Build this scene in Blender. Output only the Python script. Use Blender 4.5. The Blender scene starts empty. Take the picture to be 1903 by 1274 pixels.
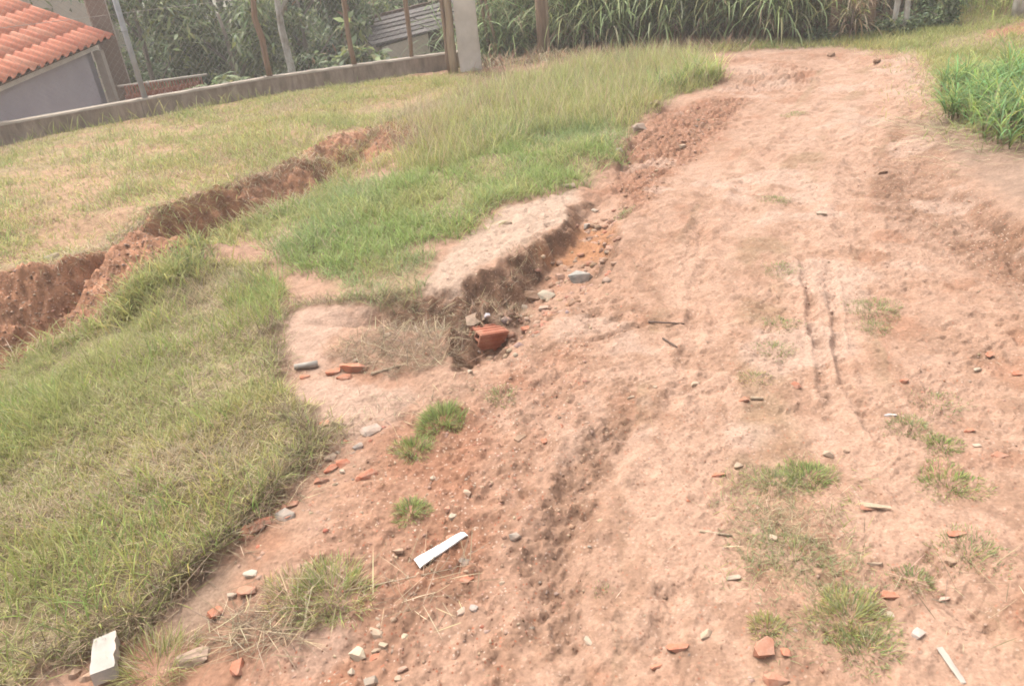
import bpy, bmesh, math, random
import numpy as np
from mathutils import Vector, Matrix
from mathutils.geometry import delaunay_2d_cdt

random.seed(7)
RNG = np.random.default_rng(7)
scene = bpy.context.scene

# ------------------------------------------------------------------ camera
F, PW, PH, CAMH = 1400.0, 1903.0, 1274.0, 1.62
PITCH, ROLL = math.radians(28.3), math.radians(5.5)
cam_data = bpy.data.cameras.new("camera")
cam = bpy.data.objects.new("camera", cam_data)
scene.collection.objects.link(cam)
cam_data.sensor_width = 36.0
cam_data.lens = F / PW * 36.0
cam_data.clip_start, cam_data.clip_end = 0.05, 1000
cam.matrix_world = (Matrix.Translation((0, 0, CAMH)) @ Matrix.Rotation(math.pi / 2 - PITCH, 4, 'X')
                    @ Matrix.Rotation(-ROLL, 4, 'Z'))
scene.camera = cam

# ------------------------------------------------------------------ sky and sun (bright overcast)
SUN_EL, SUN_AZ = math.radians(64), math.radians(-42)      # azimuth from +Y towards +X
world = bpy.data.worlds.new("World")
scene.world = world
world.use_nodes = True
wn, wl = world.node_tree.nodes, world.node_tree.links
bg = wn["Background"]
sky = wn.new("ShaderNodeTexSky")
sky.sky_type = 'NISHITA'
sky.sun_disc = False
sky.sun_elevation = SUN_EL
sky.sun_rotation = SUN_AZ
sky.air_density, sky.dust_density, sky.ozone_density = 1.0, 6.0, 1.0
hs = wn.new("ShaderNodeHueSaturation")
hs.inputs["Saturation"].default_value = 0.30
wl.new(sky.outputs[0], hs.inputs["Color"])
wl.new(hs.outputs[0], bg.inputs[0])
bg.inputs[1].default_value = 0.15
sun_data = bpy.data.lights.new("sun", 'SUN')
sun_data.energy = 1.3
sun_data.angle = math.radians(40)
sun_data.color = (1.0, 0.95, 0.87)
sun = bpy.data.objects.new("sun", sun_data)
scene.collection.objects.link(sun)
sd = Vector((math.sin(SUN_AZ) * math.cos(SUN_EL), math.cos(SUN_AZ) * math.cos(SUN_EL), math.sin(SUN_EL)))
sun.rotation_euler = sd.to_track_quat('Z', 'Y').to_euler()
sun.location = sd * 30

scene.view_settings.view_transform = 'Standard'
scene.view_settings.look = 'None'
scene.view_settings.exposure = 1.55
scene.view_settings.gamma = 1.0
scene.view_settings.use_curve_mapping = False
scene.render.engine = 'CYCLES'
scene.cycles.use_denoising = True
scene.cycles.max_bounces = 6
scene.cycles.filter_width = 1.7

# ------------------------------------------------------------------ helpers
col = scene.collection
CAMP = np.array([0, 0, CAMH])


def ray(px, py):
    x = (px - PW / 2) / F
    y = -(py - PH / 2) / F
    c, s = math.cos(-ROLL), math.sin(-ROLL)
    xr, yr = c * x - s * y, s * x + c * y
    return np.array([xr, math.cos(PITCH) + yr * math.sin(PITCH), -math.sin(PITCH) + yr * math.cos(PITCH)])


def at_z(px, py, z=0.0):
    d = ray(px, py)
    return CAMP + d * ((z - CAMH) / d[2])


def at_dist(px, py, dist):
    d = ray(px, py)
    return CAMP + d / math.hypot(d[0], d[1]) * dist


def _hash(ix, iy, seed):
    h = (ix.astype(np.int64) * 374761393 + iy.astype(np.int64) * 668265263 + seed * 1442695041) & 0xFFFFFFFF
    h = ((h ^ (h >> 13)) * 1274126177) & 0xFFFFFFFF
    return ((h ^ (h >> 16)) & 0xFFFFFF) / float(0xFFFFFF)


def vnoise(x, y, seed=0):
    ix, iy = np.floor(x), np.floor(y)
    fx, fy = x - ix, y - iy
    fx = fx * fx * fx * (fx * (fx * 6 - 15) + 10)
    fy = fy * fy * fy * (fy * (fy * 6 - 15) + 10)
    a, b = _hash(ix, iy, seed), _hash(ix + 1, iy, seed)
    c, d = _hash(ix, iy + 1, seed), _hash(ix + 1, iy + 1, seed)
    return (a + (b - a) * fx) * (1 - fy) + (c + (d - c) * fx) * fy


def fbm(x, y, scale, octaves=4, seed=0, gain=0.5):
    """zero-centred fractal noise, about -0.5..0.5"""
    x, y = np.asarray(x, float) * scale, np.asarray(y, float) * scale
    t, a, n = 0.0, 1.0, 0.0
    for k in range(octaves):
        ca, sa = math.cos(k * 1.1), math.sin(k * 1.1)
        t = t + a * (vnoise(x * ca - y * sa, x * sa + y * ca, seed + k * 17) - 0.5)
        n += a
        a *= gain
        x, y = x * 2.03, y * 2.03
    return t / n * 1.6


def sstep(a, b, x):
    t = np.clip((x - a) / (b - a), 0, 1)
    return t * t * (3 - 2 * t)


def poly_sd(poly, x, y):
    """signed distance to polygon, positive inside"""
    poly = np.asarray(poly)
    d2 = np.full(x.shape, 1e9)
    inside = np.zeros(x.shape, bool)
    n = len(poly)
    for i in range(n):
        ax, ay = poly[i]
        bx, by = poly[(i + 1) % n]
        ex, ey = bx - ax, by - ay
        wx, wy = x - ax, y - ay
        t = np.clip((wx * ex + wy * ey) / (ex * ex + ey * ey + 1e-12), 0, 1)
        d2 = np.minimum(d2, (wx - ex * t) ** 2 + (wy - ey * t) ** 2)
        if ay != by:
            c = ((ay > y) != (by > y)) & (x < (bx - ax) * (y - ay) / (by - ay) + ax)
            inside ^= c
    d = np.sqrt(d2)
    return np.where(inside, d, -d)


def line_d(line, x, y):
    """distance to polyline and arc length there"""
    line = np.asarray(line)
    best = np.full(x.shape, 1e9)
    arc = np.zeros(x.shape)
    s0 = 0.0
    for i in range(len(line) - 1):
        ax, ay = line[i]
        bx, by = line[i + 1]
        ex, ey = bx - ax, by - ay
        L = math.hypot(ex, ey)
        t = np.clip(((x - ax) * ex + (y - ay) * ey) / (L * L + 1e-12), 0, 1)
        d = np.hypot(x - ax - ex * t, y - ay - ey * t)
        m = d < best
        best = np.where(m, d, best)
        arc = np.where(m, s0 + t * L, arc)
        s0 += L
    return best, arc


def tag(o, label=None, cat=None, group=None, kind=None):
    if label: o["label"] = label
    if cat: o["category"] = cat
    if group: o["group"] = group
    if kind: o["kind"] = kind
    return o


def empty(name, loc, rz=0.0):
    o = bpy.data.objects.new(name, None)
    o.empty_display_size = 0.1
    o.location = loc
    o.rotation_euler = (0, 0, rz)
    col.objects.link(o)
    return o


def link(name, me, mat=None, parent=None):
    o = bpy.data.objects.new(name, me)
    if mat is not None and not me.materials:
        me.materials.append(mat)
    col.objects.link(o)
    if parent is not None:
        o.parent = parent
        if parent.parent is None:
            o.matrix_parent_inverse = parent_inv(parent)
        else:
            o.matrix_parent_inverse = parent_inv(parent)
    return o


def parent_inv(p):
    m = Matrix.LocRotScale(p.location, p.rotation_euler, p.scale)
    if p.parent is not None:
        m = parent_inv(p.parent).inverted() @ p.matrix_parent_inverse @ m
    return m.inverted()


def tri_mesh(name, V, T, color=None, smooth=False):
    V, T = np.asarray(V, np.float32), np.asarray(T, np.int32)
    me = bpy.data.meshes.new(name)
    me.vertices.add(len(V))
    me.vertices.foreach_set("co", V.ravel())
    me.loops.add(len(T) * 3)
    me.loops.foreach_set("vertex_index", T.ravel())
    me.polygons.add(len(T))
    me.polygons.foreach_set("loop_start", np.arange(0, len(T) * 3, 3, dtype=np.int32))
    if smooth:
        me.polygons.foreach_set("use_smooth", np.ones(len(T), bool))
    me.update(calc_edges=True)
    if color is not None:
        a = me.color_attributes.new("Col", 'FLOAT_COLOR', 'POINT')
        c4 = np.ones((len(V), 4), np.float32)
        c4[:, :3] = color
        a.data.foreach_set("color", c4.ravel())
    return me


def py_mesh(name, verts, faces, smooth=False):
    me = bpy.data.meshes.new(name)
    me.from_pydata([tuple(map(float, v)) for v in verts], [], faces)
    if smooth:
        for p in me.polygons: p.use_smooth = True
    me.update()
    return me


def bm_mesh(name, bm, smooth=False):
    bmesh.ops.recalc_face_normals(bm, faces=bm.faces)
    me = bpy.data.meshes.new(name)
    bm.to_mesh(me)
    bm.free()
    if smooth:
        for p in me.polygons: p.use_smooth = True
    return me


def srgb(r, g, b):
    f = lambda c: ((c / 255 + 0.055) / 1.055) ** 2.4 if c > 10 else c / 255 / 12.92
    return (f(r), f(g), f(b))


# ------------------------------------------------------------------ materials
def mat_new(name):
    m = bpy.data.materials.new(name)
    m.use_nodes = True
    return m, m.node_tree.nodes, m.node_tree.links, m.node_tree.nodes["Principled BSDF"]


def nd(n, t, **kw):
    x = n.new(t)
    for k, v in kw.items():
        if k in x.inputs.keys():
            x.inputs[k].default_value = v
        else:
            setattr(x, k, v)
    return x


def surf_mat(name, c1, c2, scale=8, rough=0.85, bump=0.3, bscale=60, stain=None, stain_amt=0.5, stretch=(1, 1, 1), spec=0.2):
    m, n, l, b = mat_new(name)
    tc = nd(n, "ShaderNodeTexCoord")
    mp = nd(n, "ShaderNodeMapping")
    mp.inputs["Scale"].default_value = stretch
    l.new(tc.outputs["Object"], mp.inputs[0])
    no = nd(n, "ShaderNodeTexNoise", Scale=scale, Detail=6.0, Roughness=0.6)
    l.new(mp.outputs[0], no.inputs["Vector"])
    rp = nd(n, "ShaderNodeValToRGB")
    rp.color_ramp.elements[0].position, rp.color_ramp.elements[1].position = 0.3, 0.7
    rp.color_ramp.elements[0].color, rp.color_ramp.elements[1].color = (*c1, 1), (*c2, 1)
    l.new(no.outputs["Fac"], rp.inputs[0])
    out = rp.outputs[0]
    if stain is not None:
        n2 = nd(n, "ShaderNodeTexNoise", Scale=scale * 0.37, Detail=5.0, Roughness=0.65)
        l.new(mp.outputs[0], n2.inputs["Vector"])
        r2 = nd(n, "ShaderNodeValToRGB")
        r2.color_ramp.elements[0].position, r2.color_ramp.elements[1].position = 0.45, 0.68
        l.new(n2.outputs["Fac"], r2.inputs[0])
        mu = nd(n, "ShaderNodeMath", operation='MULTIPLY')
        mu.inputs[1].default_value = stain_amt
        l.new(r2.outputs[0], mu.inputs[0])
        mx = nd(n, "ShaderNodeMix", data_type='RGBA')
        l.new(mu.outputs[0], mx.inputs[0])
        l.new(out, mx.inputs[6])
        mx.inputs[7].default_value = (*stain, 1)
        out = mx.outputs[2]
    l.new(out, b.inputs["Base Color"])
    b.inputs["Roughness"].default_value = rough
    b.inputs["Specular IOR Level"].default_value = spec
    nb = nd(n, "ShaderNodeTexNoise", Scale=bscale, Detail=4.0, Roughness=0.6)
    l.new(mp.outputs[0], nb.inputs["Vector"])
    bp = nd(n, "ShaderNodeBump", Strength=bump, Distance=0.01)
    l.new(nb.outputs["Fac"], bp.inputs["Height"])
    l.new(bp.outputs[0], b.inputs["Normal"])
    return m


def leaf_mat(name, transl=0.35, rough=0.6, var=0.25):
    m, n, l, b = mat_new(name)
    at = nd(n, "ShaderNodeAttribute", attribute_name="Col")
    b.inputs["Roughness"].default_value = rough
    b.inputs["Specular IOR Level"].default_value = 0.25
    l.new(at.outputs["Color"], b.inputs["Base Color"])
    tr = nd(n, "ShaderNodeBsdfTranslucent")
    l.new(at.outputs["Color"], tr.inputs[0])
    mx = nd(n, "ShaderNodeMixShader")
    mx.inputs[0].default_value = transl
    l.new(b.outputs[0], mx.inputs[1])
    l.new(tr.outputs[0], mx.inputs[2])
    l.new(mx.outputs[0], n["Material Output"].inputs[0])
    return m


def vcol_mat(name, rough=0.9, bump=0.5, bscale=90, spec=0.15, dust=None):
    m, n, l, b = mat_new(name)
    at = nd(n, "ShaderNodeAttribute", attribute_name="Col")
    tc = nd(n, "ShaderNodeTexCoord")
    no = nd(n, "ShaderNodeTexNoise", Scale=bscale, Detail=4.0, Roughness=0.65)
    l.new(tc.outputs["Object"], no.inputs["Vector"])
    mr = nd(n, "ShaderNodeMapRange")
    mr.inputs[1].default_value, mr.inputs[2].default_value = 0.25, 0.75
    mr.inputs[3].default_value, mr.inputs[4].default_value = 0.78, 1.22
    l.new(no.outputs["Fac"], mr.inputs[0])
    mx = nd(n, "ShaderNodeVectorMath", operation='SCALE')
    l.new(at.outputs["Color"], mx.inputs[0])
    l.new(mr.outputs[0], mx.inputs["Scale"])
    out = mx.outputs[0]
    if dust is not None:
        nz = nd(n, "ShaderNodeTexNoise", Scale=28.0, Detail=5.0, Roughness=0.7)
        l.new(tc.outputs["Object"], nz.inputs["Vector"])
        dr_ = nd(n, "ShaderNodeMapRange")
        dr_.inputs[1].default_value, dr_.inputs[2].default_value = 0.38, 0.68
        dr_.inputs[3].default_value, dr_.inputs[4].default_value = 0.08, 0.85
        l.new(nz.outputs["Fac"], dr_.inputs[0])
        dm = nd(n, "ShaderNodeMix", data_type='RGBA')
        l.new(dr_.outputs[0], dm.inputs[0])
        l.new(out, dm.inputs[6])
        dm.inputs[7].default_value = (*dust, 1)
        out = dm.outputs[2]
    l.new(out, b.inputs["Base Color"])
    b.inputs["Roughness"].default_value = rough
    b.inputs["Specular IOR Level"].default_value = spec
    bp = nd(n, "ShaderNodeBump", Strength=bump, Distance=0.004)
    l.new(no.outputs["Fac"], bp.inputs["Height"])
    l.new(bp.outputs[0], b.inputs["Normal"])
    return m


def ground_mat():
    m, n, l, b = mat_new("soil")
    at = nd(n, "ShaderNodeAttribute", attribute_name="Col")
    tc = nd(n, "ShaderNodeTexCoord")
    P = tc.outputs["Object"]
    n1 = nd(n, "ShaderNodeTexNoise", Scale=14.0, Detail=8.0, Roughness=0.68)
    n2 = nd(n, "ShaderNodeTexNoise", Scale=75.0, Detail=5.0, Roughness=0.7)
    for x in (n1, n2): l.new(P, x.inputs["Vector"])
    # warped position so that the grit is not a regular cell pattern
    vo = nd(n, "ShaderNodeTexVoronoi", Scale=95.0, Randomness=1.0)
    l.new(P, vo.inputs["Vector"])
    a = nd(n, "ShaderNodeMapRange")
    a.inputs[1].default_value, a.inputs[2].default_value = 0.3, 0.7
    a.inputs[3].default_value, a.inputs[4].default_value = 0.76, 1.18
    l.new(n1.outputs["Fac"], a.inputs[0])
    c = nd(n, "ShaderNodeMapRange")
    c.inputs[1].default_value, c.inputs[2].default_value = 0.3, 0.7
    c.inputs[3].default_value, c.inputs[4].default_value = 0.74, 1.22
    l.new(n2.outputs["Fac"], c.inputs[0])
    mu = nd(n, "ShaderNodeMath", operation='MULTIPLY')
    l.new(a.outputs[0], mu.inputs[0])
    l.new(c.outputs[0], mu.inputs[1])
    sc = nd(n, "ShaderNodeVectorMath", operation='SCALE')
    l.new(at.outputs["Color"], sc.inputs[0])
    l.new(mu.outputs[0], sc.inputs["Scale"])
    # scattered fine grit: some cells carry another tint
    sepc = nd(n, "ShaderNodeSeparateColor")
    l.new(vo.outputs["Color"], sepc.inputs[0])
    gt = nd(n, "ShaderNodeMath", operation='GREATER_THAN')
    gt.inputs[1].default_value = 0.72
    l.new(sepc.outputs[0], gt.inputs[0])
    dl = nd(n, "ShaderNodeMath", operation='LESS_THAN')
    dl.inputs[1].default_value = 0.36
    l.new(vo.outputs["Distance"], dl.inputs[0])
    ga = nd(n, "ShaderNodeAttribute", attribute_name="grit")
    g1 = nd(n, "ShaderNodeMath", operation='MULTIPLY')
    l.new(gt.outputs[0], g1.inputs[0])
    l.new(dl.outputs[0], g1.inputs[1])
    g2 = nd(n, "ShaderNodeMath", operation='MULTIPLY')
    l.new(g1.outputs[0], g2.inputs[0])
    l.new(ga.outputs["Fac"], g2.inputs[1])
    rp = nd(n, "ShaderNodeValToRGB")
    e = rp.color_ramp.elements
    e[0].position, e[0].color = 0.0, (0.09, 0.045, 0.03, 1)
    e[1].position, e[1].color = 1.0, (0.31, 0.23, 0.175, 1)
    x = rp.color_ramp.elements.new(0.35)
    x.color = (0.25, 0.09, 0.05, 1)
    x = rp.color_ramp.elements.new(0.6)
    x.color = (0.29, 0.18, 0.13, 1)
    l.new(sepc.outputs[1], rp.inputs[0])
    mx = nd(n, "ShaderNodeMix", data_type='RGBA')
    l.new(g2.outputs[0], mx.inputs[0])
    l.new(sc.outputs[0], mx.inputs[6])
    l.new(rp.outputs[0], mx.inputs[7])
    l.new(mx.outputs[2], b.inputs["Base Color"])
    b.inputs["Roughness"].default_value = 0.92
    b.inputs["Specular IOR Level"].default_value = 0.15
    b1 = nd(n, "ShaderNodeBump", Strength=0.55, Distance=0.012)
    l.new(n1.outputs["Fac"], b1.inputs["Height"])
    b2 = nd(n, "ShaderNodeBump", Strength=0.5, Distance=0.005)
    l.new(n2.outputs["Fac"], b2.inputs["Height"])
    l.new(b1.outputs[0], b2.inputs["Normal"])
    # crumbs: rounded bumps of two sizes
    vb = nd(n, "ShaderNodeTexVoronoi", Scale=52.0, Randomness=1.0)
    l.new(P, vb.inputs["Vector"])
    cr = nd(n, "ShaderNodeMapRange")
    cr.inputs[1].default_value, cr.inputs[2].default_value = 0.12, 0.42
    cr.inputs[3].default_value, cr.inputs[4].default_value = 1.0, 0.0
    l.new(vb.outputs["Distance"], cr.inputs[0])
    b3 = nd(n, "ShaderNodeBump", Strength=0.4, Distance=0.006)
    l.new(cr.outputs[0], b3.inputs["Height"])
    l.new(b2.outputs[0], b3.inputs["Normal"])
    l.new(b3.outputs[0], b.inputs["Normal"])
    return m


M_SOIL = ground_mat()
M_GRASS = leaf_mat("grass", 0.45)
M_LEAF = leaf_mat("leaf", 0.42, 0.5)
M_STRAW = leaf_mat("straw", 0.15, 0.8)
M_STONE = vcol_mat("stone", 0.95, 0.8, 60, .1, (.25, .165, .12))
M_CONC = surf_mat("weathered_concrete", (.19, .145, .11), (.30, .24, .19), 5, 0.9, 0.5, 40, (.09, .065, .045), 0.5, (3.5, 3.5, 1.2))
M_COPE = surf_mat("cement_top", (.2, .165, .13), (.29, .24, .19), 9, 0.9, 0.4, 50)
M_WOOD = surf_mat("weathered_wood", (.17, .11, .075), (.27, .185, .125), 14, 0.85, 0.5, 50, (.12, .075, .05), 0.6, (3, 3, .35))
M_WOODP = surf_mat("pale_wood", (.24, .18, .12), (.34, .26, .18), 14, 0.85, 0.5, 50, (.24, .16, .1), 0.5, (3, 3, .35))
M_GALV = surf_mat("galvanised_steel", (.24, .245, .25), (.31, .315, .32), 10, 0.5, 0.1, 50, (.25, .2, .16), 0.3)
M_WIRE = surf_mat("wire", (.22, .2, .18), (.32, .29, .26), 20, 0.6, 0.1, 50)
M_WHITE = surf_mat("whitewashed_concrete", (.40, .35, .30), (.52, .46, .40), 4, 0.9, 0.4, 35, (.28, .235, .19), 0.55, (1, 1, .8))
M_LILAC = surf_mat("lilac_grey_plaster", (.30, .275, .295), (.335, .31, .33), 3, 0.9, 0.15, 50, (.26, .23, .24), 0.35)
M_TRIM = surf_mat("pale_trim", (.30, .26, .22), (.38, .33, .28), 6, 0.85, 0.2, 40, (.22, .17, .13), 0.4)
M_PLATE = surf_mat("white_painted_board", (.50, .45, .40), (.56, .52, .47), 6, 0.8, 0.1, 40, (.35, .28, .23), 0.3)
M_DARKW = surf_mat("dark_timber", (.07, .045, .035), (.13, .085, .065), 12, 0.9, 0.4, 40, None, 0, (3, 3, .5))
M_TILE = vcol_mat("clay_tile", 0.85, 0.4, 30)
M_SLATE = vcol_mat("old_roofing", 0.9, 0.5, 25)
M_BEIGE = surf_mat("beige_plaster", (.46, .38, .31), (.54, .46, .38), 4, 0.9, 0.2, 40, (.36, .28, .22), 0.4)
M_COLUMN = surf_mat("brown_concrete", (.15, .105, .08), (.21, .15, .115), 4, 0.9, 0.3, 40, (.16, .11, .08), 0.5, (1, 1, .4))
M_RUST = surf_mat("rusty_bar", (.22, .09, .06), (.32, .15, .1), 20, 0.85, 0.3, 60)
M_BARK = surf_mat("bark", (.13, .10, .075), (.26, .21, .16), 10, 0.95, 0.8, 40, (.34, .31, .27), 0.5, (2, 2, .5))
M_BARKP = surf_mat("pale_bark", (.3, .27, .23), (.46, .43, .38), 12, 0.95, 0.6, 40, (.16, .13, .1), 0.8, (1.5, 1.5, .8))
M_BRICK = surf_mat("hollow_brick_clay", (.26, .09, .055), (.34, .13, .08), 18, 0.9, 0.4, 70, (.5, .3, .2), 0.4)
M_GREYC = surf_mat("grey_concrete_chunk", (.17, .16, .14), (.25, .235, .205), 22, 0.9, 0.6, 80, (.5, .38, .3), 0.4)
M_PAINT = surf_mat("white_plastic", (.55, .53, .49), (.64, .62, .58), 20, 0.55, 0.1, 60, (.6, .48, .4), 0.25)
M_PIPE = surf_mat("dirty_white_pvc", (.21, .185, .155), (.28, .25, .215), 20, 0.5, 0.1, 60, (.5, .36, .27), 0.5)

# ------------------------------------------------------------------ terrain: break lines -> coarse height
pts, edges = [], []


def brk(line, z=None, close=False):
    """line of (px, py, z) photo points, or of world (x, y, z) with z='w'"""
    i0 = len(pts)
    for p in line:
        if z == 'w':
            pts.append((p[0], p[1], p[2]))
        else:
            zz = p[2] if z is None else z
            w = at_z(p[0], p[1], zz)
            pts.append((w[0], w[1], zz))
    for i in range(i0, len(pts) - 1):
        edges.append((i, i + 1))


def spots(lst):
    for px, py, z in lst:
        w = at_z(px, py, z)
        pts.append((w[0], w[1], z))


# foot of the low wall, and the ground that falls away behind it
WALL = [at_z(x, y, .03)[:2] for x, y in ((0, 268), (270, 217), (500, 175), (660, 152))] + [np.array((-0.20, 11.42))]
WALL = [WALL[0] + (WALL[0] - WALL[1]) * 1.9, WALL[0] + (WALL[0] - WALL[1]) * 0.8] + WALL
brk([(w[0], w[1], .03) for w in WALL], 'w')


def off(line, d):
    out = []
    for i, p in enumerate(line):
        a, b = line[max(i - 1, 0)], line[min(i + 1, len(line) - 1)]
        t = (b - a) / np.linalg.norm(b - a)
        out.append(p + np.array((-t[1], t[0])) * d)
    return out


brk([(w[0], w[1], -.55) for w in off(WALL, .22)], 'w')
brk([(w[0], w[1], -1.3) for w in off(WALL, 1.6)], 'w')
for p in ((-30, 14, -2), (-30, 40, -2), (-8, 25, -2), (0, 25, -1.8), (-3, 16, -1.7), (-0.2, 16, -1.2), (-14, 11, -1.5), (-60, 120, -2), (0, 120, -2)):
    pts.append(p)
for p in ((1.2, 12.4, .0), (0.8, 16, -.3), (4, 14, .0), (9, 14, .12), (14, 10, .5), (20, 30, .6), (60, 120, 1), (10, 25, .2), (60, 5, 2),
          (60, -6, 0), (-60, -6, -.3), (-60, 4, -.6), (0, -6, 0), (5, -6, 0), (-5, -6, -.1), (0, -.5, 0), (6.5, 4, .4), (5, 0, .25), (8.3, 8.5, .22)):
    pts.append(p)
# terrace left of the ditch
BT = [(-260, 548, .05), (0, 505, .05), (90, 488, .05), (200, 462, .05), (245, 430, .05), (290, 395, .05), (400, 350, .05), (480, 325, .05), (560, 300, .05),
      (600, 270, .05), (640, 252, .05), (700, 243, .05), (760, 232, .04)]
BF = [(-260, 775, -.42), (0, 695, -.40), (100, 640, -.38), (210, 570, -.36), (290, 512, -.32), (350, 470, -.29), (430, 428, -.26), (520, 397, -.23), (590, 365, -.2),
      (632, 325, -.19), (672, 300, -.13), (715, 284, -.06), (772, 256, 0.0)]
brk(BT)
brk(BF)
spots([(150, 330, .06), (400, 250, .05), (600, 200, .04), (800, 180, .03), (0, 400, .07)])
# verge between ditch and road
spots([(-200, 1000, -.08), (0, 850, -.14), (200, 690, -.16), (330, 590, -.15), (420, 520, -.13), (520, 470, -.1), (640, 400, -.08), (750, 330, -.05), (850, 300, -.03),
       (100, 1000, -.04), (300, 850, -.04), (450, 700, -.04), (560, 600, -.02), (700, 480, -.02), (850, 400, 0), (950, 300, 0), (1050, 200, 0), (1150, 130, 0), (1300, 90, 0)])
# wash-out along the lawn edge at bottom left
brk([(250, 1190, -.05), (350, 1110, -.05), (450, 1030, -.03), (560, 920, -.01)])
brk([(290, 1260, -.06), (400, 1160, -.045), (480, 1090, -.02), (590, 960, 0)])
# gully
brk([(838, 655, .0), (846, 618, .01), (872, 594, .02), (890, 556, .03), (868, 522, .03), (940, 486, .03), (985, 458, .03), (1008, 440, .03), (1064, 420, .03), (1062, 398, .03),
     (1044, 384, .03), (1082, 370, .02), (1112, 350, .02)])
brk([(858, 690, -.10), (878, 662, -.22), (900, 640, -.27), (925, 612, -.22), (950, 595, -.2), (975, 570, -.18), (1002, 535, -.15), (1020, 490, -.13), (1058, 468, -.10), (1082, 440, -.09),
     (1092, 410, -.07), (1108, 385, -.05), (1122, 362, .0)])
brk([(880, 692, -.14), (925, 668, -.2), (955, 636, -.16), (985, 600, -.14), (1030, 560, -.12), (1090, 532, -.10), (1108, 500, -.10), (1125, 455, -.08), (1140, 420, -.05), (1146, 392, -.02)])
brk([(852, 704, .0), (905, 698, .01), (950, 672, .01), (1000, 620, .01), (1048, 580, -.01), (1090, 560, -.03), (1120, 530, -.02), (1140, 490, .02), (1160, 440, .03), (1174, 408, .03), (1166, 380, .02)])
# small notch at the head of the gully and slump on the road edge above it
brk([(1120, 352, .02), (1150, 300, .02), (1165, 262, .02), (1215, 215, .02), (1225, 190, .01)])
brk([(1128, 356, -.06), (1160, 306, -.06), (1180, 262, -.07), (1230, 215, -.06), (1250, 192, -.03)])
brk([(1185, 350, -.01), (1240, 300, -.02), (1300, 255, -.02), (1345, 210, -.02), (1375, 180, 0)])
# road
spots([(1250, 700, .0), (1400, 500, .02), (1500, 300, .02), (1550, 180, .01), (1600, 1000, .0), (1500, 1274, .0), (1000, 1274, .0), (900, 900, .0), (700, 1000, -.01),
       (1300, 1000, .0), (1700, 600, .02), (1500, 110, .0), (1200, 520, .01), (1150, 650, 0)])
# right side: low ridge of graded soil and the shoulder beyond it
brk([(1690, 234, .035), (1760, 302, .075), (1840, 364, .09), (1903, 411, .10), (1990, 480, .1)])
brk([(1655, 268, .0), (1722, 338, .0), (1800, 408, .0), (1878, 470, .0), (1980, 550, .0)])
spots([(1800, 250, .12), (1880, 300, .15), (1780, 150, .05), (1900, 180, .15), (1800, 90, .04), (1650, 85, .0), (1903, 80, .08)])

V2 = [Vector((p[0], p[1])) for p in pts]
cv, ce, cf, ov, oe, of_ = delaunay_2d_cdt(V2, edges, [], 0, 1e-5)
cz = []
P3 = np.array(pts)
for i, v in enumerate(cv):
    if len(ov[i]):
        cz.append(pts[ov[i][0]][2])
    else:
        d = np.hypot(P3[:, 0] - v.x, P3[:, 1] - v.y)
        k = np.argsort(d)[:3]
        w = 1 / (d[k] + 1e-4)
        cz.append(float((P3[k, 2] * w).sum() / w.sum()))
CT = [tuple(f) for f in cf]


def coarse(x, y):
    z = np.zeros(x.shape)
    for a, b, c in CT:
        A, B, C = cv[a], cv[b], cv[c]
        m = (x >= min(A.x, B.x, C.x) - 1e-6) & (x <= max(A.x, B.x, C.x) + 1e-6) & (y >= min(A.y, B.y, C.y) - 1e-6) & (y <= max(A.y, B.y, C.y) + 1e-6)
        if not m.any(): continue
        idx = np.nonzero(m)
        X, Y = x[idx], y[idx]
        den = (B.y - C.y) * (A.x - C.x) + (C.x - B.x) * (A.y - C.y)
        if abs(den) < 1e-12: continue
        u = ((B.y - C.y) * (X - C.x) + (C.x - B.x) * (Y - C.y)) / den
        v = ((C.y - A.y) * (X - C.x) + (A.x - C.x) * (Y - C.y)) / den
        w = 1 - u - v
        ok = (u >= -1e-6) & (v >= -1e-6) & (w >= -1e-6)
        z[tuple(i[ok] for i in idx)] = (u * cz[a] + v * cz[b] + w * cz[c])[ok]
    return z


# grid: fine where the camera stands, coarser away from it
rows = [0.45]
while rows[-1] < 15.5:
    rows.append(rows[-1] + max(0.0105, 0.0042 * rows[-1]))
while rows[-1] < 110:
    rows.append(rows[-1] * 1.06)
rows = np.array([-5.5, -4, -2.5, -1.5, -.8, -.3, 0.0, 0.2] + rows)
NI = 720
US = np.linspace(0, 1, NI)
EXT = np.array([0.3, 0.9, 2, 4, 8, 15, 28, 45])


def xl(y): return -(1.75 + 0.60 * np.clip(y, 0, 16))
def xr(y): return 1.55 + 0.70 * np.clip(y, 0, 16)


GY = np.repeat(rows[:, None], NI + 2 * len(EXT), 1)
GX = np.zeros_like(GY)
GX[:, len(EXT):-len(EXT)] = xl(rows)[:, None] + US[None] * (xr(rows) - xl(rows))[:, None]
GX[:, :len(EXT)] = xl(rows)[:, None] - EXT[::-1][None]
GX[:, -len(EXT):] = xr(rows)[:, None] + EXT[None]
GX = np.clip(GX, -58, 58)
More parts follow.
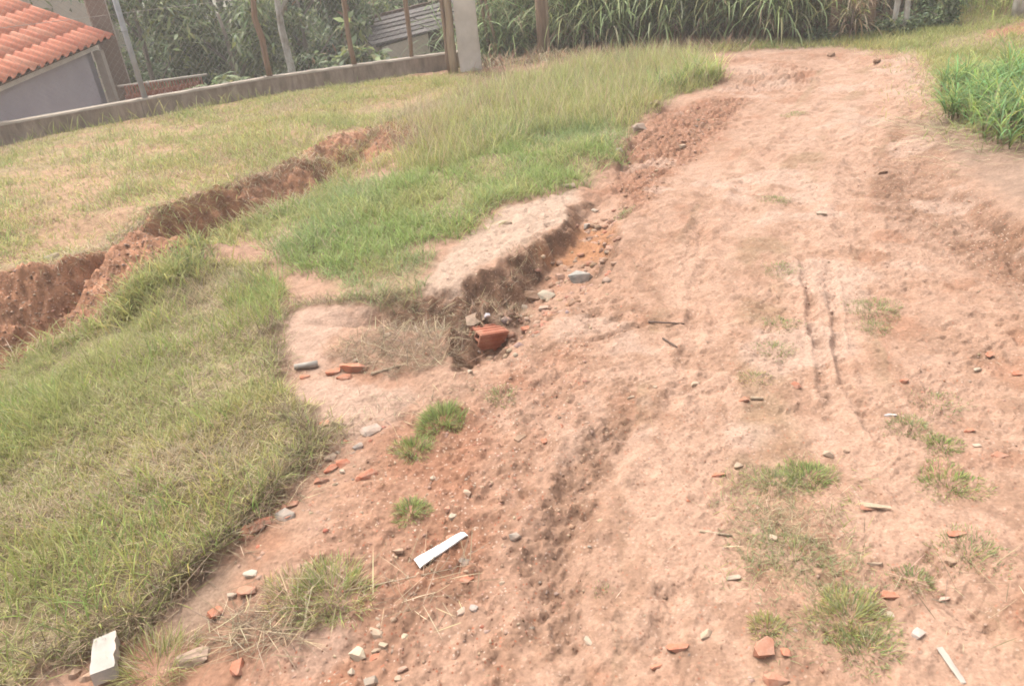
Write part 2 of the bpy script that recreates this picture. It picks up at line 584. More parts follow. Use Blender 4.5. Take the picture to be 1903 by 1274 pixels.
# break up the straight triangle edges of the coarse surface
wx = GX + 0.030 * fbm(GX, GY, 9, 4, 3) + 0.02 * fbm(GX, GY, 30, 3, 31)
wy = GY + 0.030 * fbm(GX, GY, 9, 4, 4) + 0.02 * fbm(GX, GY, 30, 3, 41)
gl = W0 = [at_z(px_, py_, 0)[:2] for px_, py_ in ((840, 680), (880, 590), (950, 490), (1060, 420), (1110, 360), (1160, 290), (1230, 200))]
gd, _ = line_d(gl, GX, GY)
gw = np.exp(-(gd / .45) ** 2)
wx = wx + gw * (.075 * fbm(GX, GY, 7, 3, 5) + .05 * fbm(GX, GY, 19, 3, 6, .6))
wy = wy + gw * (.075 * fbm(GX, GY, 7, 3, 7) + .05 * fbm(GX, GY, 19, 3, 8, .6))
GZ = coarse(wx, wy)


def blur(Z, k):
    for _ in range(k):
        Z = Z.copy()
        Z[:, 1:-1] = 0.25 * Z[:, :-2] + 0.5 * Z[:, 1:-1] + 0.25 * Z[:, 2:]
        Z[1:-1] = 0.25 * Z[:-2] + 0.5 * Z[1:-1] + 0.25 * Z[2:]
    return Z


GZ = blur(GZ, 2)


def height(x, y, Z=None):
    Z = GZ if Z is None else Z
    x, y = np.asarray(x, float), np.asarray(y, float)
    j = np.clip(np.searchsorted(rows, y) - 1, 0, len(rows) - 2)
    fy = np.clip((y - rows[j]) / (rows[j + 1] - rows[j]), 0, 1)
    def rowval(jj):
        yy = rows[jj]
        u = np.clip((x - xl(yy)) / (xr(yy) - xl(yy)), 0, 1) * (NI - 1)
        i = np.clip(u.astype(int), 0, NI - 2)
        fx = u - i
        i = i + len(EXT)
        return Z[jj, i] * (1 - fx) + Z[jj, i + 1] * fx
    return rowval(j) * (1 - fy) + rowval(j + 1) * fy


TT = np.concatenate([np.linspace(0.8, 6, 900), np.linspace(6, 30, 900)])


def hit(px, py):
    """where the sight line through a photo pixel meets the ground"""
    d = ray(px, py)
    q = CAMP[None] + d[None] * TT[:, None]
    below = q[:, 2] < height(q[:, 0], q[:, 1])
    k = int(np.argmax(below)) if below.any() else len(TT) - 1
    p = q[k]
    return np.array([p[0], p[1], float(height(p[0], p[1]))])


def W(poly):
    return np.array([hit(*p)[:2] for p in poly])


# ------------------------------------------------------------------ zones
ROAD = W([(470, 1290), (520, 1120), (640, 930), (700, 850), (820, 760), (850, 700), (960, 660), (1050, 580), (1140, 500), (1170, 400), (1150, 350), (1170, 270), (1220, 220),
          (1290, 185), (1330, 150), (1270, 105), (1400, 88), (1560, 82), (1690, 92), (1760, 130), (1780, 190), (1720, 240), (1790, 320), (1903, 410), (2100, 520), (2300, 1290)])
Z_LAWN = W([(-300, 800), (0, 712), (100, 660), (215, 590), (300, 530), (400, 500), (470, 490), (545, 540), (508, 590), (515, 640), (520, 700), (540, 765), (600, 800), (612, 835),
            (560, 895), (500, 955), (430, 1015), (370, 1065), (315, 1120), (290, 1170), (190, 1210), (90, 1250), (60, 1300), (-300, 1400)])
Z_LUSH = W([(455, 425), (520, 395), (600, 362), (660, 335), (740, 325), (860, 318), (930, 280), (1010, 240), (1100, 225), (1160, 250), (1145, 300), (1100, 340), (1050, 345), (980, 372),
            (910, 395), (895, 425), (850, 450), (760, 470), (650, 500), (560, 505), (515, 480)])
Z_PALE = W([(740, 320), (800, 230), (860, 195), (930, 170), (1000, 140), (1100, 118), (1220, 105), (1310, 120), (1335, 150), (1310, 165), (1250, 180), (1215, 205), (1170, 250), (1100, 250),
            (1000, 260), (920, 295), (850, 318)])
Z_TERR = W([(-300, 540), (0, 500), (90, 482), (200, 455), (290, 390), (400, 345), (480, 320), (560, 295), (600, 262), (700, 238), (780, 225), (900, 170), (1000, 135), (900, 132),
            (860, 132), (660, 155), (500, 178), (270, 220), (0, 272), (-300, 330)])
Z_GUL2 = W([(600, 500), (700, 480), (800, 470), (800, 500), (770, 560), (700, 575), (640, 560), (610, 530)])
Z_CENT = W([(1370, 890), (1450, 860), (1560, 860), (1590, 930), (1600, 1020), (1640, 1130), (1640, 1200), (1540, 1230), (1430, 1200), (1390, 1120), (1360, 1000)])
Z_FAR = W([(1080, 118), (1200, 98), (1400, 78), (1560, 66), (1740, 40), (1800, 0), (1903, -30), (2050, -10), (2050, 120), (1903, 170), (1800, 190), (1770, 150), (1700, 98), (1560, 86), (1400, 92), (1260, 106)])
Z_PATH = W([(1830, 58), (1903, 42), (2000, 38), (2000, 62), (1903, 66), (1840, 70)])
Z_STRAW = W([(610, 650), (680, 620), (760, 590), (840, 580), (880, 610), (860, 660), (830, 690), (740, 700), (640, 690)])
Z_BANK = W([(-260, 545), (0, 500), (90, 486), (200, 460), (290, 392), (400, 346), (480, 322), (600, 262), (640, 250), (760, 230), (775, 256), (715, 286), (640, 325), (590, 366), (520, 398),
            (430, 430), (350, 470), (290, 514), (210, 572), (100, 642), (0, 698), (-260, 780)])
Z_MUD = W([(1130, 765), (1180, 795), (1150, 840), (1100, 905), (1066, 985), (1046, 1060), (1080, 1140), (1090, 1200), (1020, 1240), (985, 1180), (985, 1090), (1000, 1000), (1036, 905), (1085, 820)])
Z_MUD2 = W([(1205, 1080), (1255, 1080), (1260, 1200), (1280, 1250), (1200, 1260), (1180, 1180)])
Z_MUD3 = W([(1060, 560), (1170, 540), (1200, 590), (1120, 630), (1060, 640)])
Z_SLUMP = W([(1395, 185), (1340, 185), (1225, 195), (1165, 265), (1130, 355), (1190, 400), (1230, 330), (1300, 280), (1350, 240)])
Z_SHOULD = W([(520, 1130), (700, 860), (860, 720), (960, 690), (1060, 630), (1085, 720), (1010, 880), (960, 1000), (960, 1290), (430, 1290)])
Z_DAMP = W([(1660, 245), (1720, 275), (1800, 350), (1903, 440), (1990, 520), (1903, 560), (1780, 470), (1650, 400), (1570, 350), (1600, 300)])
Z_GREY = W([(1690, 235), (1800, 190), (1990, 260), (1990, 470), (1903, 400), (1800, 325)])
Z_LIP = W([(790, 520), (880, 440), (940, 390), (1060, 350), (1080, 372), (1050, 385), (1064, 418), (1000, 440), (930, 485), (866, 520), (888, 556), (850, 585), (790, 560)])
Z_SAND = W([(505, 600), (560, 575), (700, 572), (690, 600), (610, 640), (600, 690), (560, 690), (530, 660)])
Z_SAND2 = W([(520, 730), (600, 700), (760, 720), (790, 740), (700, 800), (620, 800), (560, 780)])
Z_SAND3 = W([(720, 330), (770, 302), (860, 298), (850, 318), (780, 335)])
Z_ORANGE = W([(1000, 480), (1060, 450), (1090, 420), (1150, 420), (1130, 480), (1095, 495), (1030, 505)])
Z_REDTOP = W([(1310, 135), (1440, 118), (1530, 130), (1500, 160), (1400, 172), (1340, 170)])

x, y = GX, GY
jit = 0.10 * fbm(x, y, 6, 4, 11) + 0.05 * fbm(x, y, 22, 3, 12)
far = 1 + 0.12 * np.clip(y - 3, 0, 20)


def zone(poly, soft=0.08, j=1.0, Xa=None, Ya=None):
    if Xa is None:
        lo, hi = poly.min(0) - 0.6, poly.max(0) + 0.6
        m = (x > lo[0]) & (x < hi[0]) & (y > lo[1]) & (y < hi[1])
        o = np.zeros(x.shape)
        o[m] = sstep(-soft, soft, poly_sd(poly, x[m], y[m]) + j * jit[m])
        return o
    jj = 0.10 * fbm(Xa, Ya, 6, 4, 11) + 0.05 * fbm(Xa, Ya, 22, 3, 12)
    return sstep(-soft, soft, poly_sd(poly, Xa, Ya) + j * jj)


m_road, m_lawn, m_lush, m_pale = zone(ROAD, .1), zone(Z_LAWN, .035), zone(Z_LUSH, .06), zone(Z_PALE, .1)
m_terr, m_bank, m_mud = zone(Z_TERR, .1), zone(Z_BANK, .05, .5), np.maximum(zone(Z_MUD, .04), zone(Z_MUD2, .03))
m_mud3, m_slump = zone(Z_MUD3, .06), zone(Z_SLUMP, .12)
m_should, m_damp, m_grey = zone(Z_SHOULD, .12), zone(Z_DAMP, .15), zone(Z_GREY, .12)
m_lip, m_sand = zone(Z_LIP, .05, .6), np.maximum.reduce([zone(Z_SAND, .05), zone(Z_SAND2, .06), zone(Z_SAND3, .08, .6)])
m_orange, m_redtop, m_far, m_gul2 = zone(Z_ORANGE, .05, .5), zone(Z_REDTOP, .2), zone(Z_FAR, .2), zone(Z_GUL2, .05)
m_cent = zone(Z_CENT, .06)
gy_, gx_ = np.gradient(GZ)
dys = np.gradient(rows)[:, None]
dxs = np.gradient(GX, axis=1) + 1e-6
slope = np.hypot(gx_ / dxs, gy_ / dys)
slope = blur(slope, 2)
m_steep = sstep(0.35, 0.9, slope) * (y < 9.5)
INNER = (y > 0) & (y < 16)

# fine relief
near = np.clip(1.2 - y / 14, 0.15, 1)
GZ += m_lawn * 0.035 + m_gul2 * .015 + m_lush * .02
GZ += 0.050 * fbm(x, y, 0.9, 3, 21) * (y < 30)
GZ += (0.012 + 0.01 * m_should + .022 * m_terr + .03 * m_lawn) * fbm(x, y, 5, 4, 22)
GZ += (0.010 + 0.008 * m_should + .02 * m_slump + .012 * m_damp) * fbm(x, y, 22, 4, 23, .6)
rid = np.abs(fbm(x, y, 13, 4, 24, .6))
GZ += (m_mud * .012 + m_slump * .06 + m_mud3 * .045) * (0.14 - rid)
GZ += (m_mud * .024 + m_slump * .035 + m_redtop * .05) * fbm(x, y, 44, 3, 25, .65)
GZ += m_bank * (.05 * fbm(x, y, 9, 4, 26, .6) + .05 * fbm(x, y, 30, 3, 27, .6))
GZ += m_steep * (.035 * fbm(x, y, 26, 3, 28, .6))
GZ += m_orange * .03 * fbm(x * .6 + y * .8, y * .25, 16, 3, 29)
GZ += gw * (.028 * fbm(x, y, 16, 4, 33, .65) - .02 * np.clip(.12 - np.abs(fbm(x, y, 8, 3, 34)), 0, 1) / .12 * m_lip)
# clods and gravel bumps in the soil itself
cl = fbm(x, y, 48, 2, 30)
GZ += (0.006 + .012 * m_should + .014 * m_mud + .010 * m_slump + .008 * m_bank + .006 * m_damp) * np.clip(cl - .12, 0, 1) * 2


def rut(line, w, depth, ridge=.5, seed=50, tread=0.0):
    L = W(line)
    lo, hi = L.min(0) - w * 4, L.max(0) + w * 4
    m = (x > lo[0]) & (x < hi[0]) & (y > lo[1]) & (y < hi[1])
    X, Y = x[m], y[m]
    X2 = X + .03 * fbm(X, Y, 6, 3, seed)
    d, s = line_d(L, X2, Y)
    tot = s.max() + 1e-6
    endf = sstep(0, .12, s / tot) * sstep(0, .12, 1 - s / tot)
    k = (0.65 + fbm(X, Y, 8, 3, seed + 1)) * endf
    h = -depth * np.exp(-(d / w) ** 4) * k + ridge * depth * np.exp(-((d - 1.7 * w) / (.55 * w)) ** 2) * k
    if tread:
        h += tread * np.sign(np.sin(2 * math.pi * (s + d * .6) / .055)) * np.exp(-(d / (w * .9)) ** 6) * endf
    GZ[m] += h


rut([(1150, 770), (1105, 860), (1050, 950), (1030, 1060), (1035, 1160), (1060, 1274)], .075, .032, .55, 51)
rut([(1240, 1080), (1232, 1150), (1225, 1215)], .04, .02, .4, 52)
rut([(1290, 560), (1285, 640), (1262, 720), (1225, 800)], .03, .018, .6, 53, .003)
rut([(1330, 330), (1300, 420), (1270, 500)], .06, .02, .5, 54, .004)
rut([(1300, 400), (1310, 480), (1290, 560)], .035, .012, .5, 55, .004)
rut([(1490, 470), (1512, 600), (1535, 720), (1560, 790)], .022, .018, .7, 56, .005)
rut([(1535, 470), (1550, 600), (1570, 700), (1620, 790), (1650, 870)], .022, .018, .7, 57, .005)
rut([(1560, 180), (1480, 250), (1400, 330), (1370, 450)], .09, .02, .3, 58)
rut([(1640, 180), (1600, 280), (1580, 400), (1590, 500)], .09, .022, .3, 59, .003)
rut([(1280, 110), (1420, 112), (1560, 108), (1680, 130)], .12, .05, .5, 60)
rut([(1340, 152), (1440, 150), (1520, 140)], .10, .06, .6, 61)
rut([(1080, 640), (1160, 615), (1220, 598), (1270, 608)], .02, .016, .5, 62)
rut([(1000, 760), (990, 850), (980, 950)], .05, .02, .4, 63)
rut([(1700, 1020), (1760, 1100), (1850, 1200)], .05, .02, .4, 64, .004)
pit = fbm(x * 1.0, y * 1.25, 17, 3, 66, .6)
GZ -= .010 * sstep(.16, .40, pit) * np.clip(m_road + m_should, 0, 1) * (0.35 + sstep(-.1, .3, fbm(x, y, 2.2, 2, 67)))
flake = fbm(x, y * 1.5, 27, 3, 68, .6)
GZ += .007 * sstep(.10, .14, flake) * m_road * sstep(-.05, .2, fbm(x, y, 3.1, 2, 69))

# ------------------------------------------------------------------ soil colour (what the earth is, not how it is lit)
C = lambda *v: np.array(v)[None, None, :]
c_pale, c_tan = C(.56, .355, .245), C(.50, .29, .185)
c_red, c_brown, c_bank = C(.40, .185, .105), C(.27, .15, .09), C(.50, .245, .135)
c_orange, c_dull, c_lip, c_sand = C(.50, .235, .11), C(.40, .265, .185), C(.60, .43, .31), C(.58, .385, .275)
c_thatch, c_terr = C(.36, .29, .15), C(.52, .325, .19)


def mixc(A, B, f):
    return A * (1 - f[..., None]) + B * f[..., None]


n1, n2, n3 = fbm(x, y, 1.3, 4, 71) + .5, fbm(x, y, 4.2, 4, 72) + .5, fbm(x, y, 17, 4, 73, .6) + .5
COL = mixc(np.broadcast_to(c_pale, x.shape + (3,)).copy(), c_tan, np.clip(n1 * .6 + n2 * .5, 0, 1))
COL = mixc(COL, c_red, sstep(.62, .85, n2) * .45)
COL = mixc(COL, c_red, m_should * np.clip(.3 + .9 * (n2 - .3), 0, .9) * .75)
COL = mixc(COL, c_red, m_slump * (.55 + .4 * n3))
COL = mixc(COL, c_brown, m_slump * sstep(.55, .8, n3) * .7)
COL = mixc(COL, c_red, m_redtop * .6 * sstep(.35, .7, n2))
COL = mixc(COL, c_dull, m_grey * .85)
COL = mixc(COL, c_brown, m_damp * (.3 + .65 * sstep(.35, .75, n2 * .5 + n3 * .5)))
COL = mixc(COL, c_brown, np.clip(m_mud * (.34 + .3 * sstep(.3, .75, n3)) + m_mud3 * sstep(.4, .7, n3) * .7, 0, 1))
COL = mixc(COL, c_lip, m_lip * .85)
COL = mixc(COL, c_sand, m_sand * .9)
COL = mixc(COL, c_terr, np.clip(m_terr, 0, 1) * .85)
grass_m = np.clip(m_lawn + m_lush * .9 + m_pale * .95 + m_gul2 * .7 + m_far * .8 + m_terr * sstep(.4, .7, n2 * .6 + n1 * .4) * .7, 0, 1)
COL = mixc(COL, c_thatch * (0.7 + .6 * n3[..., None]), grass_m * .85)
COL = mixc(COL, c_red * 1.1, zone(Z_PATH, .2))
behind = ((x < 1.5) & (y > 11.2)) | (y > 13)
COL = mixc(COL, C(.13, .13, .055), behind.astype(float) * .92)
COL = mixc(COL, c_bank * (.6 + .8 * n3[..., None]), m_bank * .92)
COL = mixc(COL, c_brown * (.55 + .9 * n3[..., None]), m_steep * (1 - m_bank) * (1 - m_orange * .8) * .9)
COL = mixc(COL, c_orange, m_orange * .85)
TRK_A = W([(1270, 1274), (1265, 1100), (1250, 930), (1275, 780), (1300, 620), (1310, 470), (1370, 340), (1480, 240), (1550, 165), (1560, 115)])
TRK_B = W([(1790, 1274), (1690, 1080), (1610, 880), (1555, 720), (1520, 560), (1530, 420), (1580, 300), (1640, 200), (1650, 130)])
dA, sA = line_d(TRK_A, x + .05 * fbm(x, y, 3, 3, 77), y)
dB, sB = line_d(TRK_B, x + .05 * fbm(x, y, 3, 3, 78), y)
m_trk = np.maximum(sstep(.24, .10, dA), sstep(.22, .09, dB)) * m_road * (y < 9)
m_cen = sstep(.10, .22, dA) * sstep(.10, .22, dB) * m_road * (dA + dB < .95) * (y < 9)
COL = mixc(COL, C(.60, .375, .255), m_trk * (.45 + .35 * n1))
COL = mixc(COL, C(.40, .275, .165), m_cen * sstep(.35, .7, n2) * .6)
# tread marks and thin brown scabs of drier crust
m_pud = zone(W([(300, 1150), (330, 1100), (400, 1050), (450, 1050), (420, 1120), (380, 1180), (310, 1200)]), .05, .5)
COL = mixc(COL, C(.40, .27, .185), m_pud * .9)
scab = sstep(.60, .72, fbm(x, y * .8, 11, 4, 75, .6) + .5) * m_road * (1 - m_lip)
COL = mixc(COL, c_brown * 1.3, scab * .45)
COL = mixc(COL, C(.66, .46, .34), sstep(.62, .8, fbm(x, y, 2.6, 3, 76) + .5) * m_road * .5)
COL = np.clip(COL * np.array((.455, .455, .465)), 0.015, .6)
GRIT = np.clip(.6 * m_road + .75 * m_should + .6 * m_bank + .4 * m_damp + .5 * m_steep + .3 * m_slump, 0, 1) * (1 - grass_m * .7)

nr, nc = GX.shape
V = np.stack([GX, GY, GZ], -1).reshape(-1, 3)
idx = np.arange(nr * nc).reshape(nr, nc)
q = np.stack([idx[:-1, :-1], idx[:-1, 1:], idx[1:, 1:], idx[1:, :-1]], -1).reshape(-1, 4)
road_q = (m_road > .5)[:-1, :-1].reshape(-1)


def quad_obj(name, sel, label):
    Q = q[sel]
    used, inv = np.unique(Q, return_inverse=True)
    Q = inv.reshape(-1, 4).astype(np.int32)
    me = bpy.data.meshes.new(name)
    me.vertices.add(len(used))
    me.vertices.foreach_set("co", V[used].astype(np.float32).ravel())
    me.loops.add(len(Q) * 4)
    me.loops.foreach_set("vertex_index", Q.ravel())
    me.polygons.add(len(Q))
    me.polygons.foreach_set("loop_start", np.arange(0, len(Q) * 4, 4, dtype=np.int32))
    me.polygons.foreach_set("use_smooth", np.ones(len(Q), bool))
    me.update(calc_edges=True)
    a = me.color_attributes.new("Col", 'FLOAT_COLOR', 'POINT')
    c4 = np.ones((len(used), 4), np.float32)
    c4[:, :3] = COL.reshape(-1, 3)[used]
    a.data.foreach_set("color", c4.ravel())
    g = me.attributes.new("grit", 'FLOAT', 'POINT')
    g.data.foreach_set("value", GRIT.reshape(-1)[used].astype(np.float32))
    # shared normals across the seam between the two sheets
    me.normals_split_custom_set_from_vertices(VN[used].tolist())
    o = link(name, me, M_SOIL)
    tag(o, label, None, None, "structure")
    return o


dzx = np.gradient(GZ, axis=1) / dxs
dzy = np.gradient(GZ, axis=0) / dys
# rows share y, columns do not share x: correct the row derivative for the sideways drift of a column
drift = np.gradient(GX, axis=0) / dys
dzy = dzy - dzx * drift
VN = np.stack([-dzx, -dzy, np.ones_like(dzx)], -1)
VN = (VN / np.linalg.norm(VN, axis=-1, keepdims=True)).reshape(-1, 3)
quad_obj("ground", ~road_q, "grassy verge, terrace and eroded ditch of red earth beside the dirt road")
quad_obj("dirt_road", road_q, "rutted pinkish dirt road curving left behind the verge")

# ------------------------------------------------------------------ blades of grass
def blades(P, h, w, tilt, curve, az, colr, nseg=3, colt=None, twist=None):
    """P (n,3) roots, h length, w width, tilt / curve angles from vertical, az lean azimuth"""
    n = len(P)
    th = tilt[:, None] + curve[:, None] * (np.arange(nseg) + .5)[None] / nseg
    st = h[:, None] / nseg
    dr = np.concatenate([np.zeros((n, 1)), np.cumsum(np.sin(th) * st, 1)], 1)
    dz = np.concatenate([np.zeros((n, 1)), np.cumsum(np.cos(th) * st, 1)], 1)
    ax, ay = np.cos(az), np.sin(az)
    tw = az + math.pi / 2 + (RNG.normal(0, .7, n) if twist is None else twist)
    sx, sy = np.cos(tw), np.sin(tw)
    prof = np.array([.55] + [1.0 - .55 * (k / nseg) ** 2 for k in range(1, nseg)])
    cx = P[:, 0, None] + ax[:, None] * dr
    cy = P[:, 1, None] + ay[:, None] * dr
    cz_ = P[:, 2, None] + dz
    hw = w[:, None] * .5 * prof[None]
    VL = np.stack([cx[:, :-1] - sx[:, None] * hw, cy[:, :-1] - sy[:, None] * hw, cz_[:, :-1]], -1)
    VR = np.stack([cx[:, :-1] + sx[:, None] * hw, cy[:, :-1] + sy[:, None] * hw, cz_[:, :-1]], -1)
    tip = np.stack([cx[:, -1], cy[:, -1], cz_[:, -1]], -1)[:, None]
    body = np.stack([VL, VR], 2).reshape(n, 2 * nseg, 3)
    Vv = np.concatenate([body, tip], 1)
    k = 2 * nseg + 1
    T = []
    for s in range(nseg - 1):
        a = 2 * s
        T += [(a, a + 1, a + 3), (a, a + 3, a + 2)]
    T.append((2 * nseg - 2, 2 * nseg - 1, 2 * nseg))
    T = np.array(T)
    TT_ = (T[None] + (np.arange(n) * k)[:, None, None]).reshape(-1, 3)
    cc = np.repeat(colr[:, None], k, 1)
    if colt is not None:
        f = np.concatenate([np.repeat(np.arange(nseg), 2), [nseg]]) / nseg
        cc = cc * (1 - f[None, :, None]) + colt[:, None] * f[None, :, None]
    return Vv.reshape(-1, 3), TT_, cc.reshape(-1, 3)


def join(parts):
    Vs, Ts, Cs, o = [], [], [], 0
    for v, t, c in parts:
        Vs.append(v); Ts.append(t + o); Cs.append(c); o += len(v)
    return np.concatenate(Vs), np.concatenate(Ts), np.concatenate(Cs)


G_LUSH, G_MID, G_DARK = np.array((.205, .275, .09)), np.array((.255, .275, .10)), np.array((.11, .155, .06))
G_YEL, G_PALE, G_STRAW, G_DRY = np.array((.33, .305, .12)), np.array((.32, .325, .145)), np.array((.40, .32, .20)), np.array((.23, .165, .105))
G_GREY, G_BLUE = np.array((.22, .235, .135)), np.array((.20, .265, .12))
for _g in (G_LUSH, G_MID, G_YEL, G_PALE, G_GREY, G_BLUE):
    _g *= np.array((1.04, 1.06, .86))


def palette(n, cols, wts, xs=None, ys=None, seed=90, var=.2):
    cols = np.array(cols)
    wts = np.array(wts, float)
    if xs is not None:
        k = len(cols)
        f = np.stack([fbm(xs, ys, 1.7, 3, seed + i * 5) * 2.2 + RNG.normal(0, .35, n) for i in range(k)], 1)
        p = np.argmax(f + np.log(wts / wts.sum())[None] * .6, 1)
    else:
        p = RNG.choice(len(cols), n, p=wts / wts.sum())
    c = cols[p] * (1 + RNG.normal(0, var, (n, 1))) * (1 + RNG.normal(0, .06, (n, 3)))
    return np.clip(c, .015, .6)


def scatter(poly, dens, soft=.05, patch=None, jj=1.0):
    lo, hi = poly.min(0) - .1, poly.max(0) + .1
    n = int(dens * (hi[0] - lo[0]) * (hi[1] - lo[1]))
    X, Y = RNG.uniform(lo[0], hi[0], n), RNG.uniform(lo[1], hi[1], n)
    p = zone(poly, soft, jj, X, Y)
    if patch is not None:
        sc_, t0, t1, base, sd_ = patch
        p = p * (base + (1 - base) * sstep(t0, t1, fbm(X, Y, sc_, 4, sd_) + .5))
    k = RNG.random(n) < p
    X, Y = X[k], Y[k]
    return np.stack([X, Y, height(X, Y) - .004], -1)


def U(a, b, n): return RNG.uniform(a, b, n)


def stuff(name, parts, mat, label, cat):
    v, t, c = join(parts)
    o = link(name, tri_mesh(name, v, t, c), mat)
    return tag(o, label, cat, None, "stuff")


def grass(P, hr, wr, tilt=(.1, .7), curve=(.2, 1.2), cols=None, wts=None, nseg=3, seed=90, tipstraw=.3):
    n = len(P)
    hN = .75 + .7 * (fbm(P[:, 0], P[:, 1], 2.4, 3, seed + 60) + .5)
    c = palette(n, cols, wts, P[:, 0], P[:, 1], seed)
    tipc = c * (1 - tipstraw) + G_STRAW[None] * tipstraw
    return blades(P, U(hr[0], hr[1], n) * hN, U(wr[0], wr[1], n), U(*tilt, n), U(*curve, n), U(0, 2 * math.pi, n), c * .85, nseg, tipc)


def along(line, n, spread, dz=0):
    L = W(line)
    seg = np.linalg.norm(np.diff(L, axis=0), axis=1)
    s = U(0, seg.sum(), n)
    cs = np.concatenate([[0], np.cumsum(seg)])
    X, Y = np.interp(s, cs, L[:, 0]), np.interp(s, cs, L[:, 1])
    X, Y = X + RNG.normal(0, spread, n), Y + RNG.normal(0, spread, n)
    return np.stack([X, Y, height(X, Y) + dz], -1)


# lawn beside the road
P1 = scatter(Z_LAWN, 10500, .03, (3.0, .28, .5, .35, 101))
P2 = scatter(Z_LAWN, 2600, .03, (1.6, .45, .62, .0, 102))
P3_ = scatter(Z_LAWN, 5600, .06, (2.2, .3, .6, .35, 103))
stuff("lawn_grass", [
    grass(P1, (.035, .085), (.0028, .0048), (.2, 1.25), (.1, 1.0), [G_MID, G_YEL, G_PALE, G_GREY, G_STRAW], [3, 2.4, 2, 1.2, 1.8], 3, 110, .4),
    grass(P2, (.07, .16), (.003, .005), (.05, .6), (.3, 1.3), [G_MID, G_LUSH, G_YEL], [3, 2, 1], 3, 111, .2),
    blades(P3_, U(.05, .13, len(P3_)), U(.0018, .003, len(P3_)), U(1.1, 1.55, len(P3_)), U(-.1, .35, len(P3_)), U(0, 6.28, len(P3_)),
           palette(len(P3_), [G_STRAW, G_DRY], [2, 1.4]), 2)],
    M_GRASS, "short mixed green and straw coloured grass of the lawn along the road", "grass")
# lush grass
P1 = scatter(Z_LUSH, 5600, .10, (2.6, .3, .55, .25, 104))
P2 = scatter(Z_GUL2, 5200, .05, (5, .3, .6, .2, 105))
stuff("lush_grass", [
    grass(P1, (.05, .135), (.0035, .006), (.1, .9), (.3, 1.5), [G_LUSH, G_BLUE, G_MID, G_PALE, G_STRAW], [3, 2, 2, 1.2, .5], 4, 112, .2),
    grass(P2, (.04, .10), (.003, .0045), (.2, 1.0), (.2, 1.2), [G_BLUE, G_GREY, G_MID, G_STRAW], [3, 2, 2, .6], 3, 113, .2)],
    M_GRASS, "lush bluish green grass between the ditch and the gully", "grass")
# tall pale grass
P1 = scatter(Z_PALE, 3300, .12, (1.5, .2, .45, .5, 106))
P2 = scatter(Z_PALE, 500, .10)
hp = U(.2, .38, len(P2))
stuff("tall_pale_grass", [
    grass(P1, (.08, .21), (.004, .007), (.05, .9), (.3, 1.5), [G_PALE, G_YEL, G_MID, G_BLUE, G_STRAW], [4, 2, 2, .8, .8], 3, 114, .3),
    blades(P2, hp, U(.003, .005, len(P2)), U(.05, .4, len(P2)), U(.1, .9, len(P2)), U(0, 6.28, len(P2)), palette(len(P2), [G_PALE, G_STRAW], [1, 1]), 4),
    # dry, brownish part towards the ditch
    grass(scatter(W([(700, 240), (780, 200), (900, 165), (1000, 140), (980, 180), (900, 215), (820, 260), (760, 290)]), 2200, .15), (.06, .2), (.004, .007), (.1, .9), (.3, 1.4), [G_STRAW, G_DRY, G_YEL], [3, 2.5, 1.5], 4, 125, .3)],
    M_GRASS, "tall pale yellow green grass at the inside of the road bend", "grass")
# terrace
P1 = scatter(Z_TERR, 3700, .08, (1.1, .30, .55, .30, 107))
P2 = scatter(Z_TERR, 650, .08, (2.0, .5, .66, .0, 108))
stuff("terrace_grass", [
    grass(P1, (.03, .075), (.004, .0075), (.2, 1.2), (.1, 1.1), [G_YEL, G_PALE, G_MID, G_STRAW], [3, 3, 2.2, 1.4], 2, 115, .3),
    grass(P2, (.07, .15), (.004, .007), (.1, .8), (.3, 1.3), [G_MID, G_PALE, G_LUSH], [2, 2, 1], 3, 116, .25)],
    M_GRASS, "thin yellowish grass on the bare terrace below the concrete wall", "grass")
# far strip and the sparse grass in the middle of the road
P1 = scatter(Z_FAR, 2100, .2, (1.2, .25, .55, .3, 109))
P1 = P1[(poly_sd(Z_PATH, P1[:, 0], P1[:, 1]) + .15 * fbm(P1[:, 0], P1[:, 1], 3, 3, 151) < 0) | (RNG.random(len(P1)) < .12)]
P2 = along([(1640, 92), (1700, 100), (1755, 128), (1785, 170), (1780, 205)], 2600, .28)
stuff("far_grass", [grass(P1, (.05, .13), (.006, .010), (.1, .9), (.2, 1.2), [G_PALE, G_MID, G_YEL, G_LUSH], [3, 2, 2, 1], 2, 117, .2),
                    grass(P2, (.02, .07), (.004, .007), (.2, 1.2), (.2, 1.1), [G_PALE, G_YEL, G_STRAW], [2, 2, 2], 3, 152, .4)],
      M_GRASS, "short green grass strip beyond the road bend", "grass")
P1 = scatter(Z_CENT, 15000, .06, (5, .36, .62, .10, 118))
P2 = scatter(Z_CENT, 4000, .07)
stuff("road_grass", [grass(P1, (.018, .045), (.0013, .0026), (.5, 1.4), (.1, .9), [G_GREY, G_MID, G_STRAW], [3, 2, 1.6], 3, 119, .3),
                     blades(P2, U(.02, .06, len(P2)), U(.0012, .002, len(P2)), U(1.2, 1.55, len(P2)), U(0, .25, len(P2)), U(0, 6.28, len(P2)),
                            palette(len(P2), [G_STRAW, G_DRY], [1.5, 1]), 2)],
      M_GRASS, "sparse greyish creeping grass in the middle of the dirt road", "grass")


# straw and dry roots
def straw(poly, dens, hr=(.04, .14), soft=.05, flat=(1.15, 1.6)):
    P = scatter(poly, dens, soft)
    n = len(P)
    P[:, 2] += U(.0, .02, n)
    return blades(P, U(*hr, n), U(.0016, .0032, n), U(*flat, n), U(-.3, .3, n), U(0, 6.28, n), palette(n, [G_DRY, G_STRAW * .8, G_DRY * .55], [3, 1.2, 2]), 3)


